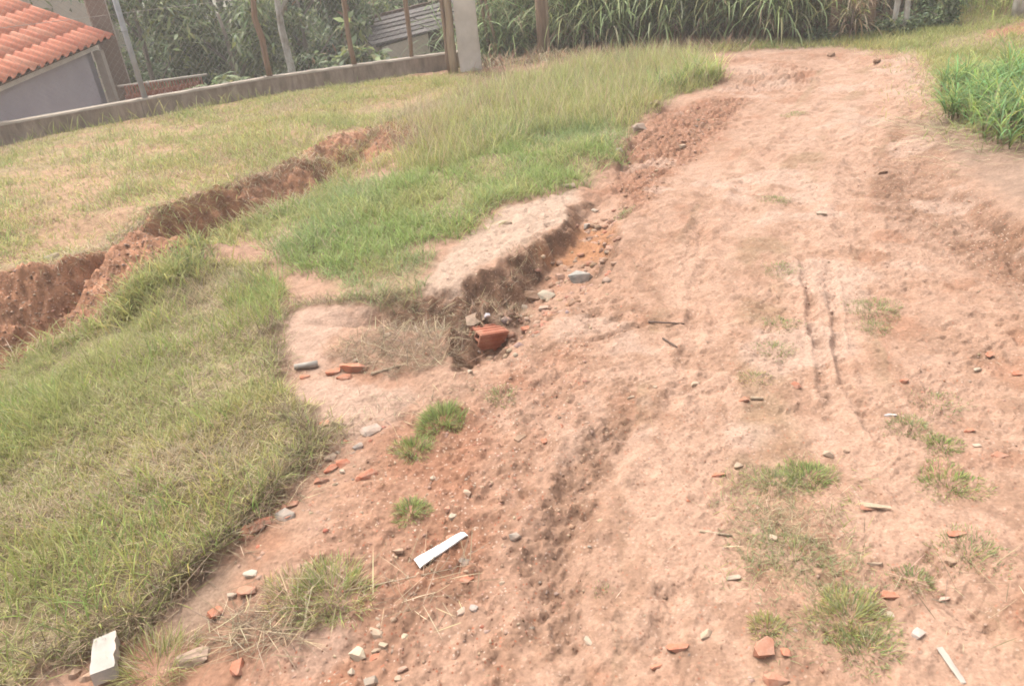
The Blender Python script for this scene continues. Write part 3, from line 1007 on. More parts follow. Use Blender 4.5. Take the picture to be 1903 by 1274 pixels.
Z_ST2 = W([(370, 1150), (470, 1140), (560, 1170), (520, 1200), (400, 1230)])
Z_ST3 = W([(560, 930), (640, 830), (600, 850), (480, 960), (330, 1090), (300, 1150), (340, 1110), (460, 1020)])
Z_ST4 = W([(470, 1100), (700, 1050), (860, 1060), (830, 1110), (640, 1180), (500, 1180)])
Z_ST5 = W([(1640, 1030), (1903, 1080), (1903, 1220), (1700, 1180)])
Z_ST6 = W([(860, 580), (930, 500), (1000, 450), (1000, 540), (960, 600), (900, 640)])
Z_ST7 = W([(700, 740), (880, 700), (900, 720), (760, 790), (660, 800)])
PE = along([(525, 762), (585, 808), (540, 880), (480, 940), (412, 1000), (352, 1050), (300, 1105), (275, 1155), (180, 1196), (80, 1235)], 4600, .022, .004)
PE2 = along([(520, 700), (512, 640), (508, 595), (550, 570), (640, 560), (760, 560)], 2000, .03, .004)
PE = np.concatenate([PE, PE2])
edge_thatch = blades(PE, U(.03, .1, len(PE)), U(.0014, .0028, len(PE)), U(.5, 1.5, len(PE)), U(-.2, .8, len(PE)), U(0, 6.28, len(PE)),
                     palette(len(PE), [G_DRY, G_DRY * .55, G_STRAW * .8, G_MID * .8], [3, 2.5, 1.2, 1.6]), 3)
stuff("dry_straw", [edge_thatch, straw(Z_STRAW, 9000, (.04, .13), .05, (.9, 1.7)), straw(Z_ST2, 9000, (.05, .16)), straw(Z_ST3, 8000), straw(Z_ST4, 1500, (.04, .2)), straw(Z_ST5, 500, (.04, .14)),
                    straw(Z_ST6, 6500, (.03, .1), .05, (.6, 1.9)), straw(Z_ST7, 3500, (.02, .07)), straw(ROAD, 12, (.03, .1))],
      M_STRAW, "dry brown straw and roots washed up around the gully", "straw")


# ditch weeds: scattered blades and broad leaves on the ditch floor
P1 = along([(0, 700), (110, 645), (215, 578), (300, 520), (360, 480), (440, 430), (530, 400), (600, 368), (640, 330)], 2600, .07)
P2 = along([(215, 590), (260, 560), (310, 520), (360, 480)], 700, .10)
P3_ = along([(640, 330), (690, 310), (760, 300), (800, 260)], 900, .15)
P4 = along([(0, 275), (270, 222), (500, 180), (660, 157), (860, 134)], 1700, .07)
P5 = along([(90, 490), (200, 462), (290, 395), (400, 350), (560, 300), (700, 245)], 3000, .05)
stuff("ditch_weeds", [
    grass(P1, (.06, .2), (.004, .007), (.1, .9), (.3, 1.6), [G_MID, G_LUSH, G_YEL, G_STRAW], [3, 2, 2, 1], 4, 120),
    grass(P2, (.07, .19), (.004, .008), (.1, .7), (.3, 1.6), [G_MID, G_DARK, G_YEL], [3, 2, 2], 4, 121),
    grass(P3_, (.06, .18), (.004, .007), (.1, 1.0), (.3, 1.5), [G_YEL, G_STRAW, G_MID], [2, 2, 2], 4, 122),
    grass(P4, (.06, .22), (.005, .009), (.05, .6), (.2, 1.2), [G_MID, G_PALE, G_STRAW, G_LUSH], [3, 2, 1, 1], 4, 123),
    grass(P5, (.04, .15), (.003, .006), (.4, 1.6), (.4, 1.5), [G_YEL, G_STRAW, G_DRY, G_MID], [2, 2, 2.5, 1], 3, 124)],
    M_GRASS, "weeds and grass growing along the foot of the ditch bank", "weeds")


# ------------------------------------------------------------------ separate tufts on the road
def tuft(px, py, wpx, hr, n, cols, wts, label, aspect=.6, tilt=(.1, 1.1), name="grass_tuft", group=None):
    c = hit(px, py)
    r = wpx / F * np.linalg.norm(c - CAMP) * .5
    n = int(n * 2.0)
    a = U(0, 6.28, n)
    rr = np.sqrt(RNG.random(n)) * r
    # lobed outline
    rr = rr * (.65 + .5 * np.abs(np.sin(a * 1.5 + px)))
    X, Y = c[0] + np.cos(a) * rr, c[1] + np.sin(a) * rr * aspect * 1.6
    P = np.stack([X, Y, height(X, Y) - .004], -1)
    az = a + RNG.normal(0, .6, n)
    h = U(*hr, n) * (.82 - .4 * rr / r)
    col_ = palette(n, cols, wts, var=.22)
    v, t, cc = blades(P, h, U(.0014, .0028, n), U(*tilt, n) * (.45 + .75 * rr / r), U(.3, 1.2, n), az, col_ * .85, 3, col_ * .8 + G_STRAW * .2)
    v = v - c[None]
    o = link(name, tri_mesh(name, v, t, cc), M_GRASS)
    o.location = c
    return tag(o, label, "grass tuft", group)


GR = ([G_LUSH, G_DARK, G_MID], [3, 1.5, 2])
GG = ([G_GREY, G_BLUE, G_MID, G_STRAW, G_DRY], [3, 2, 1.5, 1, .6])
tuft(822, 785, 90, (.05, .12), 520, *GR, "bright green grass tuft on the stony shoulder below the gully")
tuft(770, 835, 75, (.03, .09), 330, *GR, "smaller green tuft touching the bright tuft below the gully")
tuft(765, 950, 62, (.03, .085), 260, *GR, "small spiky green tuft standing alone above the white plastic strip", .6, (.2, 1.3))
tuft(615, 1110, 150, (.04, .13), 620, [G_YEL, G_STRAW, G_MID, G_LUSH], [2, 2.5, 2, 2.5], "big straggly tuft of green and straw blades beside the washed-out puddle bed")
tuft(545, 1105, 120, (.03, .11), 330, [G_STRAW, G_YEL, G_DRY], [3, 2, 1], "dead straw coloured tuft leaning on the big straggly tuft")
tuft(290, 1245, 130, (.06, .17), 260, [G_PALE, G_STRAW, G_MID], [2, 2, 2], "spiky pale tuft growing beside the broken white block")
tuft(1625, 575, 95, (.025, .06), 420, *GG, "grey green tuft to the right of the tyre tracks, topmost on the road")
tuft(1625, 610, 60, (.02, .05), 200, *GG, "thin small tuft just below the topmost grey green tuft")
tuft(1450, 605, 75, (.02, .05), 240, *GG, "low flat tuft left of the twin tyre tracks")
tuft(1440, 652, 75, (.02, .05), 220, *GG, "low flat tuft below another one left of the tyre tracks")
tuft(1400, 705, 60, (.02, .05), 130, [G_YEL, G_STRAW, G_GREY], [2, 2, 1], "yellowed thin tuft near two brick pieces left of the tyre tracks")
tuft(1500, 885, 95, (.03, .07), 420, *GR, "dark green tuft at the head of the creeping grass on the road")
tuft(1440, 895, 110, (.02, .06), 360, *GG, "greyish matted tuft beside the dark green tuft on the road")
tuft(1690, 790, 80, (.02, .05), 300, *GG, "grey green tuft next to the small white scrap on the road")
tuft(1745, 752, 100, (.015, .04), 260, *GG, "very thin wide tuft above the small white scrap")
tuft(1752, 828, 60, (.02, .05), 240, *GR, "small green tuft between two wider ones on the right of the road")
tuft(1765, 898, 105, (.02, .06), 420, *GR, "wide green tuft below the small green one on the right of the road")
tuft(1800, 1030, 130, (.02, .05), 360, *GG, "low wide grey tuft beside the dry twigs on the right")
tuft(1700, 1075, 70, (.02, .05), 200, *GG, "short grey tuft beside the flat orange brick piece")
tuft(1580, 1150, 130, (.03, .08), 560, [G_MID, G_YEL, G_GREY], [3, 2, 2], "leafy yellow green tuft at the lower end of the creeping grass")
tuft(1610, 1210, 110, (.02, .07), 320, *GG, "matted tuft directly below the leafy yellow green tuft")
tuft(1425, 1170, 60, (.02, .06), 200, [G_YEL, G_MID, G_STRAW], [2, 2, 1], "small yellow tuft above the square red brick lump")
tuft(1475, 1030, 120, (.02, .05), 340, *GG, "flat creeping tuft next to the pale stone in the grass on the road")
tuft(1160, 398, 40, (.03, .08), 110, *GG, "lone sprig of grass on the right rim of the gully")
tuft(1440, 370, 60, (.02, .05), 320, *GG, "faint low tuft in the wheel track far up the road")
tuft(1475, 215, 45, (.025, .06), 260, *GG, "small tuft in the middle of the road before the bend")
tuft(1450, 500, 70, (.015, .04), 340, *GG, "sparse flat tuft between the wheel tracks")
tuft(930, 740, 70, (.02, .05), 220, *GG, "grey sprouting tuft below the mouth of the gully")
tuft(1120, 1100, 40, (.015, .03), 40, *GG, "tiny sprout in the main muddy rut")
tuft(640, 238, 60, (.08, .16), 240, *GR, "bright green tuft on the brink of the ditch bank")

# ------------------------------------------------------------------ stones, brick pieces, scraps
def chunk(name, px, py, wpx, dims, color, label, cat, rz=0.0, tilt=0.0, sink=.3, group=None, n=16, mat=None, rough=.22, lift=0.0):
    """broken angular piece: hull of jittered points on a box; dims = depth, height as shares of width"""
    c = hit(px, py)
    w = wpx / F * np.linalg.norm(c - CAMP)
    r = random.Random(int(px * 7 + py * 13))
    bm = bmesh.new()
    for i in range(n):
        v = [r.uniform(-1, 1) for _ in range(3)]
        k = r.randrange(3)
        v[k] = math.copysign(1, v[k])
        j = max(abs(v[0]), abs(v[1]), abs(v[2]))
        ln = math.sqrt(sum(t * t for t in v))
        s = (1 - .35) + .35 * (1 / ln) + r.uniform(-rough, 0)
        bm.verts.new((v[0] * s * w * .5, v[1] * s * w * .5 * dims[0], v[2] * s * w * .5 * dims[1]))
    res = bmesh.ops.convex_hull(bm, input=bm.verts)
    bmesh.ops.delete(bm, geom=[e for e in bm.verts if not e.link_faces], context='VERTS')
    me = bm_mesh(name, bm)
    if mat is None:
        a = me.color_attributes.new("Col", 'FLOAT_COLOR', 'POINT')
        for d in a.data:
            k = r.uniform(.85, 1.12) * .58
            d.color = (color[0] * k, color[1] * k * .96, color[2] * k * .88, 1)
    o = link(name, me, mat or M_STONE)
    o.location = (c[0], c[1], c[2] + w * dims[1] * (.5 - sink) + lift)
    o.rotation_euler = (tilt, tilt * .4, rz)
    return tag(o, label, cat, group)


C_BRICK, C_BRICK2, C_PALE, C_GREY, C_TAN, C_WHITE = (.60, .22, .135), (.54, .25, .17), (.52, .42, .32), (.33, .30, .26), (.52, .36, .26), (.56, .49, .40)
BR = [  # px, py, width px, dims, rz, label
    (470, 985, 52, (.55, .3), .6, "red brick shard lying at the edge of the lawn, biggest of its heap"),
    (490, 970, 34, (.6, .35), .2, "red brick shard on top of the biggest shard at the lawn edge"),
    (455, 1003, 36, (.4, .3), .4, "thin red brick sliver at the lower end of the lawn edge heap"),
    (535, 962, 30, (.6, .35), .9, "red brick bit next to the grey stone at the lawn edge"),
    (540, 940, 34, (.5, .3), .3, "orange brick flake above the grey stone at the lawn edge"),
    (618, 872, 46, (.45, .3), .7, "long orange brick flake below the grass point"),
    (640, 862, 40, (.5, .3), .5, "reddish brick flake among pale stones below the grass point"),
    (598, 895, 30, (.6, .35), .2, "small dark red brick bit under the grass edge"),
    (682, 885, 46, (.4, .35), .35, "long pink red brick chip left of the green tufts"),
    (657, 688, 58, (.55, .4), .0, "rounded red brick lump by the straw heap"),
    (622, 694, 36, (.5, .35), .2, "orange brick piece leaning on the rounded red lump"),
    (640, 703, 34, (.5, .3), -.1, "bright orange brick piece in front of the rounded red lump"),
    (568, 702, 24, (.6, .35), .3, "small red brick bit below the white pipe"),
    (606, 790, 26, (.8, .4), .8, "crumbled pinkish brick bit below the sand patch"),
    (460, 1100, 36, (.7, .4), .2, "orange brick piece in front of the straw tuft"),
    (402, 1140, 34, (.8, .6), .9, "red brick stub at the edge of the puddle bed"),
    (443, 1243, 26, (1.3, .6), .3, "upright orange brick stub at the bottom of the straw mat"),
    (700, 1222, 26, (.5, .35), .3, "orange brick flake beside the group of pale stones"),
    (868, 1078, 24, (1.2, .3), -.5, "narrow orange brick sliver right of the white plastic strip"),
    (832, 948, 14, (1, .7), .3, "tiny pink brick crumb above the white plastic strip"),
    (1258, 1208, 44, (.55, .5), .1, "pinkish brick lump sunk into the muddy rut"),
    (1218, 1240, 24, (.5, .5), .0, "small pink brick bit below the lump in the muddy rut"),
    (1420, 1213, 44, (.8, .7), .1, "square red brick lump at the bottom of the road"),
    (1460, 1217, 18, (1, .7), .1, "small red bit beside the square red brick lump"),
    (1440, 1266, 46, (.6, .5), .2, "half buried red brick piece at the foot of the picture road"),
    (1653, 1110, 32, (.55, .35), -.2, "flat orange brick piece right of the creeping grass"),
    (1778, 992, 34, (.6, .15), .1, "flat pale orange tile piece pressed into the road"),
    (1476, 718, 28, (.6, .35), .1, "orange brick piece above the pale sliver left of the tracks"),
    (1381, 744, 24, (.6, .35), .0, "red brick piece at the head of a pale straw"),
    (1334, 885, 30, (.4, .3), .1, "half buried pink brick piece on the smooth track"),
    (1857, 848, 32, (.5, .3), .0, "rusty orange brick piece by the dry stem on the right"),
    (1800, 802, 22, (.4, .3), .1, "small orange brick chip near the road's right side"),
    (1616, 945, 36, (.35, .25), .1, "thin red tile piece under dry leaves"),
    (1678, 710, 18, (.8, .4), .3, "little red brick bit in the reddish gravel"),
    (1838, 664, 18, (.8, .4), .3, "little red brick bit near the right edge gravel"),
    (1890, 696, 20, (.8, .4), .3, "red brick crumb by the right verge"),
    (976, 614, 20, (.9, .5), .3, "pink brick piece on the rim above the hollow brick"),
    (792, 660, 12, (1, .6), .2, "tiny red brick bit on the straw heap"),
    (1012, 822, 16, (1, .6), .2, "tiny red brick bit on the gravelly shoulder"),
    (838, 1000, 20, (.8, .3), .2, "red flake above the tip of the white plastic strip"),
    (1540, 60, 22, (.8, .6), .2, "pale orange brick lump at the foot of the tall grass"),
]
for px, py, wp, dm, rz, lb in BR:
    k = random.uniform(.85, 1.15)
    c0 = C_BRICK if random.random() < .65 else C_BRICK2
    chunk("brick_fragment", px, py, wp, dm, tuple(v * k for v in c0), lb, "brick piece", rz, random.uniform(-.2, .2), .3)
ST = [  # px, py, width, dims, colour, label
    (1080, 517, 52, (.75, .55), C_GREY, "large grey concrete chunk lying in the gully"),
    (1016, 553, 34, (.8, .6), (.46, .44, .36), "pale green grey stone in the gully beside the clay root"),
    (1012, 573, 26, (.7, .35), (.5, .4, .33), "flat pinkish stone below the pale green grey stone"),
    (975, 573, 18, (.9, .7), (.48, .43, .36), "small pale stone under the clay root in the gully"),
    (1040, 518, 20, (.9, .8), (.56, .36, .28), "rounded pink stone between the gully and the grey chunk"),
    (1093, 421, 20, (.8, .5), (.42, .41, .39), "grey stone on the sandy head of the gully"),
    (1104, 393, 16, (.8, .5), (.6, .54, .46), "small white stone at the head of the gully"),
    (938, 416, 30, (.6, .35), C_PALE, "pale flat stone at the edge of the lush grass"),
    (1055, 348, 34, (.4, .35), (.55, .48, .4), "pale slab of rubble where the grass meets the gully"),
    (779, 641, 16, (.8, .6), C_WHITE, "small white stone on the straw heap"),
    (720, 625, 22, (.6, .5), C_PALE, "pale stone at the upper rim of the straw heap"),
    (874, 692, 12, (.9, .8), C_WHITE, "white pebble at the mouth of the gully"),
    (662, 672, 12, (.9, .8), C_WHITE, "white pebble behind the rounded red brick lump"),
    (699, 1179, 32, (.7, .6), C_PALE, "pale rounded stone below the big straggly tuft"),
    (666, 1218, 34, (.7, .6), (.66, .58, .45), "cream stone, biggest of the group at the bottom"),
    (700, 1210, 20, (.6, .6), C_PALE, "pale wedge stone beside the cream stone"),
    (713, 1198, 18, (.9, .8), (.6, .52, .4), "round buff stone above the wedge stone"),
    (751, 1184, 16, (.9, .7), (.62, .55, .42), "small oval buff stone right of the pale rounded stone"),
    (655, 1250, 16, (.9, .8), C_WHITE, "white pebble below the cream stone"),
    (690, 1268, 26, (.8, .7), C_GREY, "greyish stone at the bottom beside the white pebble"),
    (739, 1262, 18, (.8, .7), C_PALE, "pale pebble right of the greyish stone"),
    (748, 1246, 22, (.5, .6), (.5, .33, .26), "pink stone with dark side near the pale pebble"),
    (855, 1139, 26, (.7, .3), (.5, .42, .36), "flat pale chip below the dry stems"),
    (880, 1131, 18, (.8, .4), (.52, .48, .46), "grey white chip next to the flat pale chip"),
    (933, 1084, 12, (.9, .8), C_PALE, "tiny cream pebble right of the orange sliver"),
    (1095, 1193, 14, (2.0, .7), C_WHITE, "upright white pebble in the main rut"),
    (1312, 1180, 30, (.5, .5), (.55, .45, .34), "buff stone with a dark lee on the smooth mud"),
    (1362, 1076, 34, (.35, .3), C_WHITE, "white slanting splinter at the edge of the creeping grass"),
    (1434, 1002, 22, (.7, .5), C_PALE, "pale stone in the creeping grass"),
    (1624, 1048, 28, (.5, .4), C_PALE, "cream stone on the bare soil right of the creeping grass"),
    (1768, 1044, 22, (.8, .5), C_TAN, "tan stone beside the low wide grey tuft"),
    (1654, 1146, 16, (.8, .7), C_WHITE, "white pebble below the flat orange brick piece"),
    (1705, 1180, 24, (.7, .6), (.56, .5, .48), "white grey stone beside the shredded bag strip"),
    (1755, 1115, 20, (.6, .4), (.58, .42, .35), "pinkish white chip above the shredded strip"),
    (1539, 846, 20, (.9, .8), C_PALE, "pale rounded stone above the dark green tuft on the road"),
    (1571, 838, 14, (.9, .8), C_TAN, "tan pebble next to the pale rounded stone"),
    (1372, 868, 22, (.7, .6), C_PALE, "buff stone at the top corner of the creeping grass"),
    (1293, 714, 20, (.6, .4), C_PALE, "pale stone on the smooth wheel track"),
    (1172, 741, 18, (.6, .5), C_PALE, "pale stone above the muddy rut"),
    (1218, 720, 10, (.8, .5), C_PALE, "tiny pale chip near the stone above the muddy rut"),
    (967, 816, 28, (.6, .5), C_TAN, "tan stone on the gravelly shoulder"),
    (958, 998, 26, (.7, .5), (.36, .33, .3), "grey stone at the lip of the main rut"),
    (860, 1047, 34, (.7, .4), (.26, .24, .22), "dark grey stone right of the white plastic strip"),
    (842, 963, 16, (.9, .8), C_WHITE, "white pebble next to the tiny pink brick crumb"),
    (740, 1025, 24, (.6, .4), C_TAN, "tan stone left of the white plastic strip"),
    (805, 890, 12, (.9, .8), C_WHITE, "white pebble right of the green tufts"),
    (868, 918, 16, (.9, .8), (.58, .44, .34), "pinkish pebble right of the small spiky tuft"),
    (1527, 398, 20, (.6, .35), C_WHITE, "white flake far up the road"),
    (1268, 276, 14, (.6, .6), C_PALE, "pale stone on the slumped red edge of the road"),
    (1216, 195, 24, (.7, .6), (.5, .42, .36), "pale rubble stone where tall grass meets the slump"),
    (1188, 240, 28, (.7, .5), (.45, .38, .33), "greyish rubble stone under the overhanging grass"),
    (1150, 282, 16, (.8, .6), (.48, .46, .44), "small blue grey stone at the grass edge"),
    (530, 960, 44, (.6, .4), (.42, .39, .36), "grey stone among red shards at the lawn edge"),
    (612, 852, 28, (.7, .4), (.48, .38, .3), "dull buff stone under the grass point"),
    (666, 832, 22, (.8, .5), (.37, .35, .34), "blue grey stone in the rubble strip"),
    (690, 802, 44, (.7, .35), (.50, .42, .38), "flat pale grey slab in the rubble strip"),
    (637, 878, 14, (.9, .8), C_WHITE, "white pebble beside the long orange flake"),
    (466, 1068, 26, (.6, .5), (.55, .56, .5), "pale greenish stone beside the dead straw tuft"),
    (432, 1107, 18, (.8, .7), C_WHITE, "white rounded stone left of the orange brick piece"),
    (360, 1225, 60, (.7, .5), (.56, .42, .34), "broad pinkish slab of rubble at the puddle bed"),
    (165, 1258, 34, (.7, .6), C_TAN, "tan rubble lump left of the broken white block"),
    (138, 1254, 20, (.9, .8), C_TAN, "small tan lump beside the tan rubble lump"),
    (95, 478, 30, (.5, .25), C_WHITE, "crumpled white scrap on the brink of the ditch bank"),
    (1728, 48, 12, (.9, .8), C_WHITE, "tiny white scrap in the creepers"),
    (1704, 53, 10, (.9, .8), C_WHITE, "white speck at the far grass strip"),
    (1447, 74, 14, (.7, .6), C_WHITE, "white scrap at the foot of the tall cane grass"),
    (1655, 772, 22, (.4, .25), (.66, .64, .68), "small white plastic scrap on the road"),
    (1815, 690, 20, (.4, .3), C_WHITE, "white splinter on the right of the road"),
    (1815, 830, 14, (.6, .5), C_WHITE, "white chip by the rusty orange brick piece"),
    (1640, 322, 20, (.5, .4), (.30, .18, .12), "dark clod lying in the right wheel track"),
    (1543, 105, 14, (.9, .8), (.30, .18, .12), "dark clod at the road bend"),
    (1630, 117, 14, (.9, .7), (.30, .18, .12), "second dark clod at the road bend, nearer the far grass"),
]
for px, py, wp, dm, c0, lb in ST:
    chunk("clod" if "clod" in lb else ("scrap" if "scrap" in lb or "splinter" in lb else "stone"), px, py, wp, dm, c0, lb,
          "clod" if "clod" in lb else ("scrap" if "scrap" in lb or "splinter" in lb else "stone"), random.uniform(-.6, .6), random.uniform(-.15, .15), .42,
          n=18, mat=M_GREYC if "concrete chunk" in lb else None)

# gravel nobody could count
ICO_V, ICO_T = None, None
_b = bmesh.new()
bmesh.ops.create_icosphere(_b, subdivisions=1, radius=1)
_b.verts.ensure_lookup_table()
ICO_V = np.array([v.co[:] for v in _b.verts])
ICO_T = np.array([[v.index for v in f.verts] for f in _b.faces])
_b.free()


OCT_V = np.array([(1, 0, 0), (-1, 0, 0), (0, 1, 0), (0, -1, 0), (0, 0, 1), (0, 0, -1)], float)
OCT_T = np.array([(0, 2, 4), (2, 1, 4), (1, 3, 4), (3, 0, 4), (2, 0, 5), (1, 2, 5), (3, 1, 5), (0, 3, 5)])


def gravel(P, size, cols, wts):
    big = size > .006
    if big.any() and not big.all():
        return join([gravel(P[big], size[big], cols, wts), gravel(P[~big], size[~big], cols, wts)])
    ICO_V, ICO_T = (globals()['ICO_V'], globals()['ICO_T']) if big.all() else (OCT_V, OCT_T)
    n = len(P)
    s = size[:, None] * U(.55, 1.2, (n, 3)) * np.array([1, 1, .7])[None]
    a = U(0, 6.28, n)
    Vv = ICO_V[None] * (1 + RNG.normal(0, .16, (n, len(ICO_V), 1)))
    Vv = Vv * s[:, None]
    ca, sa = np.cos(a)[:, None], np.sin(a)[:, None]
    Vv = np.stack([Vv[..., 0] * ca - Vv[..., 1] * sa, Vv[..., 0] * sa + Vv[..., 1] * ca, Vv[..., 2]], -1)
    Vv = Vv + P[:, None]
    T = (ICO_T[None] + (np.arange(n) * len(ICO_V))[:, None, None]).reshape(-1, 3)
    c = palette(n, cols, wts, var=.18) * np.array((.52, .475, .445))
    return Vv.reshape(-1, 3), T, np.repeat(c, len(ICO_V), 0)


GC = [C_TAN, (.56, .40, .30), C_PALE, (.40, .20, .13), C_BRICK, (.36, .3, .26), (.26, .15, .1)]


def gr(poly, dens, lo, hi, wts, soft=.08, patch=None):
    P = scatter(poly, dens, soft, patch)
    n = len(P)
    s = lo + (hi - lo) * RNG.random(n) ** 2.2
    return gravel(P, s, GC, wts)


Z_RUB = W([(560, 930), (600, 860), (700, 790), (760, 770), (720, 850), (640, 940), (480, 1060), (440, 1030)])
Z_PEB = W([(1420, 1225), (1520, 1220), (1540, 1274), (1420, 1290)])
Z_RGR = W([(1640, 640), (1780, 640), (1880, 680), (1860, 760), (1700, 760), (1640, 700)])
Z_GFL = W([(860, 690), (880, 650), (930, 600), (980, 560), (1010, 500), (1070, 460), (1110, 380), (1160, 380), (1150, 450), (1120, 530), (1060, 570), (1000, 620), (930, 680)])
NEAR_ROAD = W([(470, 1290), (520, 1120), (640, 930), (820, 760), (960, 660), (1140, 500), (1200, 330), (1700, 330), (1903, 450), (2100, 560), (2300, 1290)])
stuff("gravel", [gr(Z_SHOULD, 4000, .002, .011, [6, 5, 1.6, 3, 1.2, .6, 1], .1, (4, .25, .6, .4, 131)),
                 gr(NEAR_ROAD, 650, .0022, .008, [6, 4, .8, 2.4, .4, .3, 1.2], .1, (2, .3, .7, .25, 132)), gr(ROAD, 110, .004, .012, [5, 4, .7, 3, .3, .4, 2], .1, (2, .3, .7, .3, 137)),
                 gr(Z_BANK, 2400, .003, .015, [4, 4, .5, 7, .3, .1, 2], .06), gr(Z_LIP, 2600, .002, .009, [5, 5, 2, 1, .2, .6, .3]), gr(Z_RUB, 2600, .003, .014, [3, 3, 2.4, 2, 3, 1.2, 1]),
                 gr(Z_PEB, 3500, .003, .010, [3, 3, 3, 1, 1.5, 1, .5]), gr(Z_RGR, 2400, .002, .009, [3, 3, .8, 3, 2.4, .5, 1]), gr(Z_SLUMP, 1300, .003, .018, [2, 2, .5, 6, .2, .5, 4]),
                 gr(Z_MUD, 3200, .002, .010, [3, 3, .6, 3, .3, 1, 4]), gr(Z_MUD2, 3200, .002, .010, [3, 3, .6, 3, .3, 1, 4]), gr(Z_DAMP, 1400, .002, .010, [2, 2, .4, 5, .4, .4, 3]),
                 gr(Z_TERR, 160, .003, .010, [4, 3, 1, 3, .2, .4, 1]), gr(Z_MUD3, 2000, .002, .012, [3, 3, .6, 4, .3, .6, 3]), gr(Z_GFL, 900, .004, .03, [3, 3, .8, 5, .6, .6, 4], .05), gr(Z_GFL, 60, .02, .04, [2, 3, 1, 4, .3, 1, 3], .05), gr(Z_SAND, 1200, .002, .006, [5, 5, 1, 1, .3, .3, .6]),
                 gr(Z_SAND2, 1600, .002, .008, [5, 5, 1.4, 2, .8, .5, .8])],
      M_STONE, "loose gravel and soil crumbs on the road, shoulder and ditch bank", "gravel")


def box(bm, c, s, rot=None):
    r = bmesh.ops.create_cube(bm, size=1)
    M_ = Matrix.Diagonal((*s, 1))
    if rot is not None: M_ = rot.to_4x4() @ M_
    bmesh.ops.transform(bm, matrix=Matrix.Translation(c) @ M_, verts=r["verts"])
    return r["verts"]


# hollow brick lodged in the mouth of the gully
bm = bmesh.new()
bw, bh, bl, tk = .09, .115, .17, .008
for sx in (-1, 1):
    box(bm, (sx * (bw - tk) / 2, 0, 0), (tk, bl, bh))
    for k in range(5):
        box(bm, (sx * (bw / 2 + .0015), 0, -bh * .4 + k * bh * .2), (.004, bl - .004, .012))
for k in range(4):
    box(bm, (0, 0, -bh / 2 + tk / 2 + k * (bh - tk) / 3), (bw - 2 * tk, bl - .001, tk))
box(bm, (0, 0, 0), (tk, bl - .002, bh - tk * 2 - .001))
for sz in (-1, 1):
    for k in range(4):
        box(bm, (-bw * .36 + k * bw * .24, 0, sz * (bh / 2 + .0012)), (.010, bl - .006, .003))
o = link("hollow_brick", bm_mesh("hollow_brick", bm), M_BRICK)
c = hit(908, 652)
o.location = (c[0] + .0, c[1] + .055, c[2] + .035)
o.rotation_euler = (math.radians(-14), math.radians(10), math.radians(-58))
tag(o, "ribbed hollow red brick lodged in the mouth of the gully", "brick")

# thin broken slab jutting over the hollow brick, and a clay root-like lump
chunk("concrete_slab", 884, 603, 64, (.75, .13), (.27, .21, .165), "thin grey broken slab jutting over the hollow brick", "slab", .5, .12, .2, n=11, lift=.012)
chunk("scrap", 907, 606, 16, (.7, .5), (.55, .57, .66), "small bluish white scrap on the broken slab", "scrap", .3, .2, .2, lift=.05)
chunk("clod", 985, 555, 62, (.4, .35), (.24, .14, .09), "long brown clay lump beside the pale stone in the gully", "clod", -.35, .1, .3, n=22)


def bar(name, px0, py0, px1, py1, wpx, th, mat, label, cat, taper=1.0, round_=False, lift=.0):
    a, b = hit(px0, py0), hit(px1, py1)
    w = wpx / F * np.linalg.norm(a - CAMP)
    d = Vector(b - a)
    L = d.length
    bm = bmesh.new()
    if round_:
        bmesh.ops.create_cone(bm, cap_ends=True, segments=14, radius1=w / 2, radius2=w / 2 * taper, depth=L)
        bmesh.ops.rotate(bm, cent=(0, 0, 0), matrix=Matrix.Rotation(math.pi / 2, 3, 'Y'), verts=bm.verts)
    else:
        n = 8
        prev = None
        secs = []
        for i in range(n + 1):
            t = i / n
            ww = w * (1 - (1 - taper) * t) * random.uniform(.92, 1.06)
            yo = random.uniform(-.03, .03) * w
            xx = -L / 2 + L * t
            secs.append([bm.verts.new((xx + (random.uniform(-.15, .15) * w if i in (0, n) else 0), s1 * ww / 2 + yo, s2 * th / 2)) for s1, s2 in ((-1, -1), (1, -1), (1, 1), (-1, 1))])
        for A, B in zip(secs, secs[1:]):
            for k in range(4):
                bm.faces.new((A[k], A[(k + 1) % 4], B[(k + 1) % 4], B[k]))
        bm.faces.new(secs[0]); bm.faces.new(secs[-1])
    o = link(name, bm_mesh(name, bm, round_), mat)
    o.location = (a + b) / 2 + np.array([0, 0, (w * .4 if round_ else th * .6) + lift])
    o.rotation_euler = d.to_track_quat('X', 'Z').to_euler()
    return tag(o, label, cat)


bar("plastic_strip", 776, 1050, 864, 996, 24, .006, M_PAINT, "bright white flat plastic strip lying on the stony shoulder", "plastic strip", .55, False, .004)
bar("pipe_piece", 592, 681, 548, 687, 13, .02, M_PIPE, "dirty white pipe piece lying on the sand patch", "pipe", .75, True)
bar("pale_stick", 690, 697, 745, 682, 6, .008, M_WOODP, "pale dry stick lying in front of the straw heap", "stick", .7, True)
bar("broken_block", 203, 1276, 208, 1206, 34, .035, M_PIPE, "broken white block standing out of the lawn edge", "block", .95, False, .02)
bar("twig", 1232, 630, 1258, 646, 4, .005, M_DARKW, "short dark twig on the smooth track below the gully", "twig", .6, True)
bar("twig", 1205, 600, 1272, 604, 4, .005, M_DARKW, "long thin dark twig lying along the wheel track", "twig", .6, True)
bar("pale_stick", 1395, 742, 1418, 743, 6, .005, M_WOODP, "short pale stick at the red brick piece left of the tyre tracks", "stick", .8, True)
bar("pale_stick", 1300, 988, 1360, 996, 5, .005, M_WOODP, "thin pale stick at the upper left edge of the creeping grass", "stick", .7, True)
